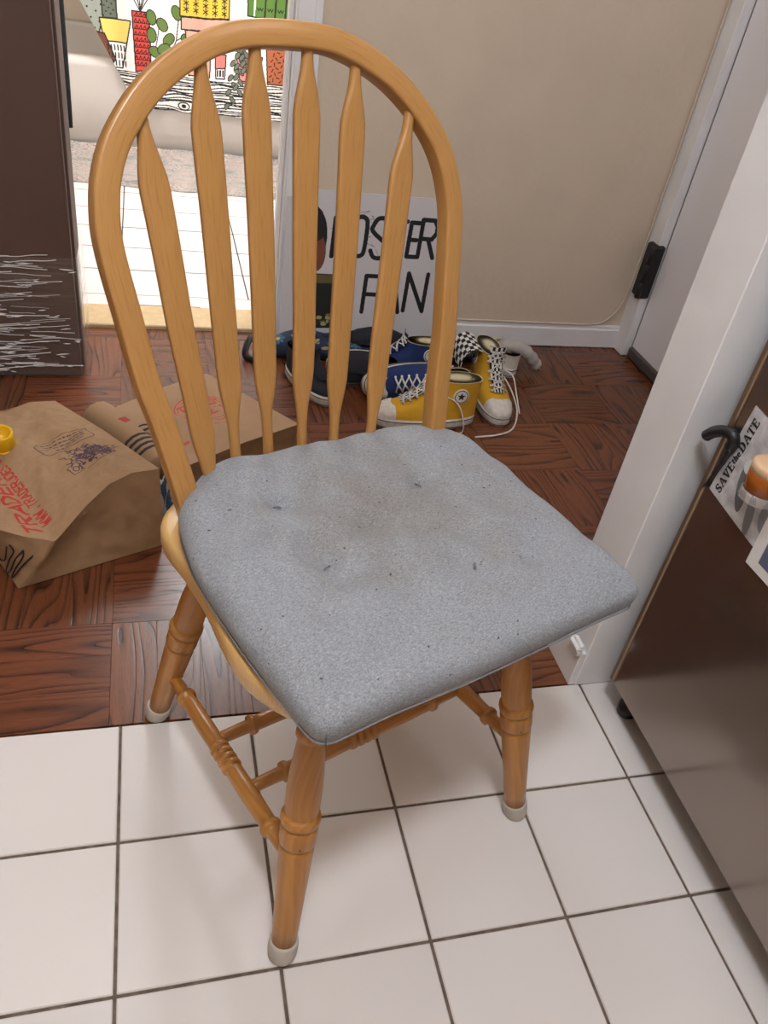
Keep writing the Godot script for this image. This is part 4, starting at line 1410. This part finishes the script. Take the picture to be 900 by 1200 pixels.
	# round ankle patches with a star, ring round it
	if opt.get("patch", true):
		for sd in [1.0, -1.0]:
			var at := Vector3(sd * 0.0342, 0.028 + 0.066 * k, L * 0.22)
			var face := Transform3D(Basis(Vector3(0, 0, -sd), Vector3(-sd * 0.06, 1, 0).normalized(), Vector3(sd, 0.06, 0).normalized()), at)
			var pa := Geo.new()
			pa.lathe(at - face.basis.z * 0.002, at + face.basis.z, [[0.0, 0.021], [0.0036, 0.021], [0.0044, 0.0195]], 28)
			var pt := obj("ankle_patch", pa, M.lace, sh)
			var rg := Geo.new()
			var circ := PackedVector3Array()
			for q in 29:
				circ.append(face * Vector3(0.0172 * cos(TAU * q / 28.0), 0.0172 * sin(TAU * q / 28.0), 0.0024))
			rg.tube(circ, 0.0011, 5, false)
			obj("patch_ring", rg, M.stripe, pt)
			var sg := Geo.new()
			sg.prism(star(0.0115), Transform3D(face.basis, face.origin + face.basis.z * 0.0018), 0.0014)
			obj("patch_star", sg, M.stripe, pt)
	if opt.has("fold"):      # collar panel folded outwards, showing the lining
		var fg := Geo.new()
		fg.sheet(func(a, t):
			var z: float = L * lerpf(0.02, 0.42, a)
			return Vector3(-0.034 - 0.052 * sin(t * PI * 0.55), 0.028 + 0.1 * k + 0.004 - 0.066 * t * t + 0.012 * sin(t * PI), z - 0.01 * t), 8, 8, Vector3(-0.5, 0.8, 0))
		obj("folded_collar", fg, opt.fold, sh)
	return sh

func lay(o: Node3D, at: Vector3, toe: Vector3, roll := 0.0):
	# heel at at, toe pointing to toe, rolled over its long axis
	var z := toe.normalized()
	var x := UP.cross(z).normalized()
	var y := z.cross(x)
	o.transform = Transform3D(Basis(x, y, z) * Basis(Vector3.BACK, roll), at)

func build_shoes():
	var ly := [Vector3(0.03, 0.085, 0.15), Vector3(0.048, 0.060, 0.19), Vector3(0.052, 0.032, 0.25), Vector3(0.030, 0.006, 0.30), Vector3(-0.02, 0.004, 0.33), Vector3(-0.09, 0.004, 0.345)]
	var a := make_shoe("yellow canvas high-top sneaker pointing its white toe at the viewer", M.yellow, {"tongue": M.check, "loose": [ly, [Vector3(0.028, 0.10, 0.14), Vector3(0.050, 0.095, 0.165), Vector3(0.056, 0.06, 0.21), Vector3(0.056, 0.03, 0.26)]], "fold": M.check, "group": "sneakers by the wall", "height": 0.136})
	lay(a, Vector3(0.990, 0.0, -1.170), Vector3(-0.015, 0, 0.285))
	var b := make_shoe("yellow canvas high-top sneaker standing side-on with its star patch showing", M.yellow, {"tongue": M.check, "loose": [[Vector3(0.02, 0.10, 0.13), Vector3(0.045, 0.09, 0.08), Vector3(0.056, 0.05, 0.055), Vector3(0.060, 0.004, 0.05), Vector3(0.065, 0.004, 0.10)]], "group": "sneakers by the wall", "height": 0.135})
	lay(b, Vector3(0.900, 0.0, -0.912), Vector3(-0.28, 0, 0.0))
	var c := make_shoe("dark blue canvas sneaker tipped on its side behind the yellow one", M.navy, {"group": "sneakers by the wall", "height": 0.118})
	lay(c, Vector3(0.875, 0.047, -1.105), Vector3(-0.275, 0.0, 0.085), -1.2)
	var d := make_shoe("dark blue canvas sneaker standing against the floral bag", M.navy, {"group": "sneakers by the wall", "height": 0.112})
	lay(d, Vector3(0.895, 0.0, -1.160), Vector3(-0.285, 0, -0.03))
	var e := make_shoe("cream low sneaker with a grey sock stuffed in it", M.cream, {"group": "sneakers by the wall", "height": 0.072, "length": 0.215, "patch": false, "rows": 4, "cap": false})
	lay(e, Vector3(1.115, 0.0, -1.165), Vector3(-0.07, 0, -0.20))
	var f := make_shoe("black low shoe with a white sole at the left end of the pile", M.char, {"group": "sneakers by the wall", "height": 0.095, "length": 0.22, "patch": false, "rows": 0, "cap": false, "tongue": M.char, "lining": M.char})
	lay(f, Vector3(0.435, 0.0, -1.185), Vector3(0.075, 0, 0.16))
	var h := make_shoe("black low shoe tipped over with its white sole rim up at the back", M.char, {"group": "sneakers by the wall", "height": 0.080, "length": 0.190, "patch": false, "rows": 0, "cap": false, "tongue": M.char, "lining": M.char})
	lay(h, Vector3(0.712, 0.047, -1.140), Vector3(-0.235, 0.0, 0.02), -1.15)
	# grey sock spilling out of the cream shoe
	var sg := Geo.new()
	var sp := smooth_path([Vector3(1.082, 0.050, -1.250), Vector3(1.095, 0.078, -1.220), Vector3(1.128, 0.084, -1.200), Vector3(1.162, 0.066, -1.196), Vector3(1.188, 0.040, -1.198), Vector3(1.206, 0.024, -1.202)], 30)
	var rad := []
	for i in 30:
		rad.append(0.027 + 0.0022 * sin(i * 1.3) + 0.0016 * sin(i * 2.9) - (0.008 if i > 27 else 0.0) - 0.0002 * i)
	sg.tube(sp, rad, 18, true, 0.8)
	tag(obj("sock", sg, M.sock), "crumpled grey sock hanging out of the cream sneaker", "sock")

# ------------------------------------------------------------------ bathroom
func curtain_row(im: Image, k: float, dy: float):
	# one shelf of potted plants; curtain metres, x from -0.6, y down from 1.9
	var P := func(x: float, y: float) -> Vector2: return Vector2((x + 0.6) * k, (1.9 - y - dy) * k)
	var ink := c8(24, 24, 24); var white := c8(240, 238, 236)
	# shelf board
	for j in 15:
		var pts := []
		var y0 := 0.235 + 0.0095 * j
		for i in 81:
			var x := -0.6 + 0.02 * i
			var g := exp(-pow((x - 0.22) / 0.06, 2.0)) * 0.016 * signf(y0 - 0.2555) * exp(-absf(y0 - 0.2555) / 0.03)
			pts.append(P.call(x, y0 + 0.003 * sin(x * 17.0 + j * 1.7) + 0.002 * sin(x * 41.0 + j) + g))
		line(im, pts, 2.4 if j % 3 else 3.6, ink)
	leaf(im, P.call(0.22, 0.2555), 13, 8, 0.0, white, ink, 3)
	leaf(im, P.call(0.22, 0.2555), 5, 4, 0.0, ink, ink, 1)
	# grey cactus in a brown pot
	outlined(im, [P.call(-0.19, 0.66), P.call(-0.10, 0.70), P.call(-0.095, 0.55), P.call(-0.115, 0.485), P.call(-0.155, 0.50), P.call(-0.185, 0.56)], c8(150, 158, 148), ink)
	for i in 14:
		disc(im, P.call(-0.18 + 0.085 * fposmod(i * 0.618, 1.0), 0.50 + 0.012 * i), 2.4, 2.4, ink)
	outlined(im, [P.call(-0.10, 0.70), P.call(-0.045, 0.71), P.call(-0.04, 0.552), P.call(-0.095, 0.552)], c8(98, 106, 92), ink)
	for i in 20:
		disc(im, P.call(-0.092 + 0.045 * fposmod(i * 0.618, 1.0), 0.56 + 0.007 * i), 2.0, 2.0, ink)
	# yellow and white pot
	outlined(im, [P.call(-0.108, 0.550), P.call(0.012, 0.552), P.call(-0.006, 0.470), P.call(-0.094, 0.470)], c8(226, 206, 110), ink)
	outlined(im, [P.call(-0.090, 0.470), P.call(-0.006, 0.470), P.call(-0.026, 0.376), P.call(-0.066, 0.376)], white, ink)
	outlined(im, [P.call(-0.165, 0.505), P.call(-0.092, 0.497), P.call(-0.052, 0.405), P.call(-0.070, 0.382), P.call(-0.13, 0.38)], c8(112, 62, 46), ink)
	for r in 3:
		for i in 6:
			var x := -0.080 + 0.0125 * i + 0.002 * r
			line(im, [P.call(x, 0.458 - 0.028 * r), P.call(x + 0.001, 0.440 - 0.028 * r)], 3.0, ink)
	# tall red pot with triangles, thin leaves above
	outlined(im, [P.call(0.018, 0.590), P.call(0.084, 0.590), P.call(0.088, 0.384), P.call(0.026, 0.372)], c8(206, 66, 56), ink)
	for r in 9:
		for i in 4:
			var c: Vector2 = P.call(0.031 + 0.0155 * i, 0.578 - 0.022 * r)
			line(im, [c + Vector2(-4, 4), c + Vector2(4, 4), c + Vector2(0 if r % 2 else 4, -5), c + Vector2(-4, 4)], 2.0, ink)
	for i in 6:
		line(im, [P.call(0.05, 0.59), P.call(0.02 + 0.014 * i, 0.64 + 0.02 * absf(sin(i * 2.0)))], 2.2, ink)
	# round green leaves on stems
	line(im, [P.call(0.10, 0.44), P.call(0.115, 0.50), P.call(0.125, 0.56)], 2.2, ink)
	line(im, [P.call(0.16, 0.43), P.call(0.19, 0.50), P.call(0.20, 0.58)], 2.2, ink)
	line(im, [P.call(0.19, 0.50), P.call(0.28, 0.56)], 2.2, ink)
	for q in [[0.092, 0.575, 1.3], [0.135, 0.552, 0.9], [0.092, 0.512, 1.5], [0.160, 0.500, -0.8], [0.105, 0.452, 0.5], [0.192, 0.600, 1.2], [0.275, 0.572, 0.4], [0.235, 0.512, 0.2], [0.14, 0.465, -0.4]]:
		leaf(im, P.call(q[0], q[1]), 16, 11, q[2], c8(96, 122, 58), ink, 2.2)
	# yellow box cactus over a pink pot
	outlined(im, [P.call(0.206, 0.70), P.call(0.402, 0.70), P.call(0.402, 0.602), P.call(0.206, 0.592)], c8(226, 190, 62), ink)
	for i in 5:
		var x := 0.228 + 0.038 * i
		line(im, [P.call(x, 0.70), P.call(x + 0.004, 0.606)], 2.2, ink)
		for r in 4:
			var c: Vector2 = P.call(x + 0.002, 0.685 - 0.022 * r)
			line(im, [c + Vector2(-6, -4), c + Vector2(6, 4)], 2.2, ink)
			line(im, [c + Vector2(-6, 4), c + Vector2(6, -4)], 2.2, ink)
	outlined(im, [P.call(0.21, 0.590), P.call(0.404, 0.600), P.call(0.404, 0.555), P.call(0.21, 0.545)], c8(214, 168, 150), ink)
	outlined(im, [P.call(0.226, 0.545), P.call(0.330, 0.548), P.call(0.326, 0.380), P.call(0.240, 0.378)], c8(220, 172, 150), ink)
	# pink glass with a dark foot
	outlined(im, [P.call(0.348, 0.468), P.call(0.394, 0.470), P.call(0.392, 0.418), P.call(0.350, 0.415)], c8(228, 128, 122), ink)
	outlined(im, [P.call(0.350, 0.415), P.call(0.392, 0.418), P.call(0.390, 0.378), P.call(0.352, 0.378)], white, ink)
	for i in 3:
		line(im, [P.call(0.359 + 0.012 * i, 0.408), P.call(0.359 + 0.012 * i, 0.388)], 4.5, ink)
	# pink pot with a trailing plant
	outlined(im, [P.call(0.435, 0.480), P.call(0.545, 0.480), P.call(0.525, 0.378), P.call(0.455, 0.378)], c8(226, 142, 138), ink)
	for q in 26:
		var t := q / 25.0
		var strand := q % 3
		var p := Vector2(lerpf(0.455, 0.412 + 0.035 * strand, sqrt(t)), lerpf(0.50, [0.262, 0.33, 0.40][strand], t))
		leaf(im, P.call(p.x + (0.010 if q % 2 else -0.010), p.y), 9, 4.6, (0.9 if q % 2 else 2.2), c8(112, 118, 104), ink, 1.8)
	# brown terrazzo pot
	outlined(im, [P.call(0.560, 0.512), P.call(0.675, 0.518), P.call(0.665, 0.380), P.call(0.572, 0.378)], c8(176, 98, 62), ink)
	for i in 26:
		var c: Vector2 = P.call(0.576 + 0.082 * fposmod(i * 0.618, 1.0), 0.388 + 0.0046 * i)
		var a := i * 2.4
		line(im, [c - Vector2(cos(a), sin(a)) * 4, c + Vector2(cos(a), sin(a)) * 4], 2.4, ink)
	# green cactus pair
	outlined(im, [P.call(0.475, 0.72), P.call(0.66, 0.72), P.call(0.664, 0.628), P.call(0.478, 0.624)], c8(86, 124, 50), ink)
	for i in 4:
		var x := 0.505 + 0.043 * i
		line(im, [P.call(x, 0.72), P.call(x - 0.002, 0.63)], 4.5, white if i == 0 else ink)
		line(im, [P.call(x + 0.008, 0.66), P.call(x + 0.014, 0.650), P.call(x + 0.020, 0.66), P.call(x + 0.026, 0.650), P.call(x + 0.032, 0.66)], 2.2, ink)
	outlined(im, [P.call(0.76, 0.60), P.call(0.90, 0.60), P.call(0.88, 0.378), P.call(0.78, 0.378)], c8(90, 116, 140), ink)
	outlined(im, [P.call(-0.42, 0.56), P.call(-0.26, 0.56), P.call(-0.28, 0.378), P.call(-0.40, 0.378)], c8(206, 150, 80), ink)

func build_bath():
	# tub
	var z0 := -3.10
	var tub := thing("bathtub", "white bathtub behind the shower curtain in the bathroom", "bathtub")
	var tg := Geo.new()
	# apron with a shallow recess and a rolled rim, extruded along x
	var prof := [Vector2(-3.13, 0.0), Vector2(-3.10, 0.02), Vector2(-3.10, 0.10), Vector2(-3.085, 0.13), Vector2(-3.085, 0.34), Vector2(-3.08, 0.365), Vector2(-3.085, 0.385), Vector2(-3.10, 0.395), Vector2(-3.17, 0.395), Vector2(-3.19, 0.385), Vector2(-3.25, 0.10), Vector2(-3.32, 0.07), Vector2(-3.80, 0.07), Vector2(-3.86, 0.12), Vector2(-3.90, 0.385), Vector2(-3.92, 0.395), Vector2(-3.995, 0.395), Vector2(-3.995, 0.0)]
	var rings := []
	for x in [-0.848, 1.148]:
		var ring := PackedVector3Array()
		for p in prof:
			ring.append(Vector3(x, p.y, p.x))
		rings.append(ring)
	var enamel := mat(c8(208, 203, 198), 0.2)
	tg.loft(rings, false, true)
	obj("shell", tg, enamel, tub)
	for q in [[-0.848, -0.66], [1.02, 1.148]]:
		obj("end_wall", boxes([[q[0], q[1], 0.06, 0.395, -3.92, -3.16]], 0.02), enamel, tub)
	# mat on the floor
	var mm := mat(Color(1, 1, 1), 1.0)
	mm.albedo_texture = ntex(0.012, 130, [c8(138, 140, 136), c8(172, 168, 162), c8(192, 176, 168), c8(148, 152, 148)], 5)
	mm.normal_enabled = true
	mm.normal_texture = ntex(0.1, 131, [], 4, 512, true, 10.0)
	mm.uv1_scale = Vector3(1, 1, 1)
	var mg := Geo.new()
	mg.sheet(func(s, t):
		var x := lerpf(-0.42, 0.72, s)
		var z := lerpf(-3.075, -2.735 + 0.05 * (x + 0.24) + 0.006 * sin(x * 40.0), t)
		var edge: float = minf(1.0, 14.0 * minf(minf(s, 1.0 - s), 1.0 - t))
		return Vector3(x, 0.002 + (0.018 + 0.005 * noise.get_noise_2d(x * 600.0, z * 600.0)) * sqrt(edge) + 0.05 * pow(1.0 - t, 6.0), z), 60, 24, UP)
	mg.sheet(func(s, t): return Vector3(lerpf(-0.42, 0.72, s), 0.001, lerpf(-3.07, -2.74, t)), 2, 2, Vector3.DOWN)
	tag(obj("bath_mat", mg, mm), "mottled grey and pink bath mat in front of the tub", "mat")
	# curtain
	var k := 640.0
	var im := pic(1024, 1088, c8(240, 238, 236))
	for r in 3:
		curtain_row(im, k, 0.56 * r)
	var cm := mat(Color(1, 1, 1), 0.75)
	cm.albedo_texture = tex(im)
	cm.texture_repeat = false
	cm.backlight_enabled = true
	cm.backlight = c8(60, 60, 60)
	var cu := thing("shower_curtain", "white shower curtain printed with potted cacti and plants", "curtain")
	var cg := Geo.new()
	var v := PackedVector3Array(); var uv := PackedVector2Array(); var ix := PackedInt32Array()
	for j in 41:
		var y := lerpf(0.232, 1.88, j / 40.0)
		var xl := maxf(-0.60, -0.176 - (y - 0.60) * 0.546)
		for i in 121:
			var x := lerpf(xl, 0.985, i / 120.0)
			v.append(Vector3(x, y, -3.058 + 0.010 * sin(x * 26.0) + 0.005 * sin(x * 61.0 + y * 2.0)))
			uv.append(Vector2((x + 0.6) * k / 1024.0, (1.9 - y) * k / 1088.0))
	for j in 40:
		for i in 120:
			var a := j * 121 + i
			ix.append_array([a, a + 1, a + 121, a + 1, a + 122, a + 121])
	cg.tris(v, uv, ix, true, Vector3.BACK)
	obj("printed_cloth", cg, cm, cu)
	for i in 11:
		var rg := Geo.new()
		var c := Vector3(-0.54 + 0.15 * i, 1.905, -3.058)
		var pts := PackedVector3Array()
		for q in 17:
			pts.append(c + Vector3(0, 0.028 * sin(TAU * q / 16.0), 0.024 * cos(TAU * q / 16.0)))
		rg.tube(pts, 0.002, 6, false)
		obj("hook", rg, M.metal, cu)
	var rod := Geo.new()
	rod.lathe(Vector3(-0.85, 1.925, -3.058), Vector3(1.15, 1.925, -3.058), [[0.0, 0.013], [2.0, 0.013]], 16)
	struct("trim", rod, M.metal, "metal rod carrying the shower curtain", "curtain rod")
	# dark towel hanging inside the doorway
	var tw := Geo.new()
	var rr := []
	for j in 15:
		var y := lerpf(0.475, 1.25, j / 14.0)
		var ring := PackedVector3Array()
		for i in 24:
			var a := TAU * i / 24.0
			var nar := 0.6 + 0.4 * smoothstep(0.0, 0.12, (y - 0.475) / 0.775)
			ring.append(Vector3(-0.247 + 0.118 * signf(cos(a)) * pow(absf(cos(a)), 0.6) * (0.97 + 0.03 * nar), y, -1.66 + (0.028 + 0.006 * sin(cos(a) * 12.0)) * sin(a) * nar))
		rr.append(ring)
	tw.loft(rr)
	var to := thing("towel", "dark navy towel hanging from a hook inside the bathroom doorway", "towel")
	obj("cloth", tw, M.char, to)
	var hk := Geo.new()
	hk.tube(smooth_path([Vector3(-0.235, 1.24, -1.66), Vector3(-0.235, 1.29, -1.655), Vector3(-0.235, 1.31, -1.63), Vector3(-0.235, 1.31, -1.555)], 16), 0.004, 8)
	hk.tube(PackedVector3Array([Vector3(-0.36, 1.31, -1.55), Vector3(-0.22, 1.31, -1.555)]), 0.005, 8)
	obj("hook", hk, M.metal, to)

func _ready():
	rng.seed = 7
	noise.seed = 2
	noise.frequency = 0.02
	noise.fractal_octaves = 3
	# camera
	var cam := Camera3D.new()
	cam.name = "camera"
	add_child(cam)
	cam.position = Vector3(0.0666, 1.1044, 0.8647)
	cam.basis = Basis(UP, -0.3408) * Basis(Vector3.RIGHT, -0.6424) * Basis(Vector3.BACK, 0.1820)
	cam.keep_aspect = Camera3D.KEEP_HEIGHT
	cam.fov = rad_to_deg(2.0 * atan(600.0 / 952.6))
	cam.near = 0.02
	cam.current = true
	# air outside the closed rooms
	var we := WorldEnvironment.new()
	we.name = "world"
	var e := Environment.new()
	e.background_mode = Environment.BG_COLOR
	e.background_color = Color(0.02, 0.02, 0.025)
	e.tonemap_mode = Environment.TONE_MAPPER_LINEAR
	e.tonemap_exposure = 1.0
	e.sdfgi_enabled = true
	e.ssao_enabled = true
	e.ssil_enabled = true
	we.environment = e
	add_child(we)
	build_materials()
	# lamps: kitchen ceiling, bathroom ceiling
	lamp("kitchen_lamp", "round glowing ceiling lamp of the kitchen behind the viewer", Vector3(0.12, 2.4, 0.82), Color(0.94, 0.965, 1.0), 1.65, 0.14, 1.2)
	lamp("bath_lamp", "round glowing ceiling lamp of the bathroom", Vector3(0.42, 2.4, -2.60), Color(0.93, 0.965, 1.0), 1.5, 0.15, 4.0)
	lamp("vanity_lamp", "small round glowing lamp on the bathroom ceiling near its right wall", Vector3(0.86, 2.4, -2.10), Color(0.95, 0.965, 1.0), 1.2, 0.15, 1.0)
	lamp("hall_lamp", "small round glowing ceiling lamp of the hall", Vector3(0.35, 2.4, -0.72), Color(0.96, 0.97, 1.0), 0.27, 0.14, 0.5)
	build_room()
	build_fridge()
	build_bath()
	build_box()
	build_chair()
	build_cushion()
	build_bags()
	build_poster()
	build_floral()
	build_shoes()
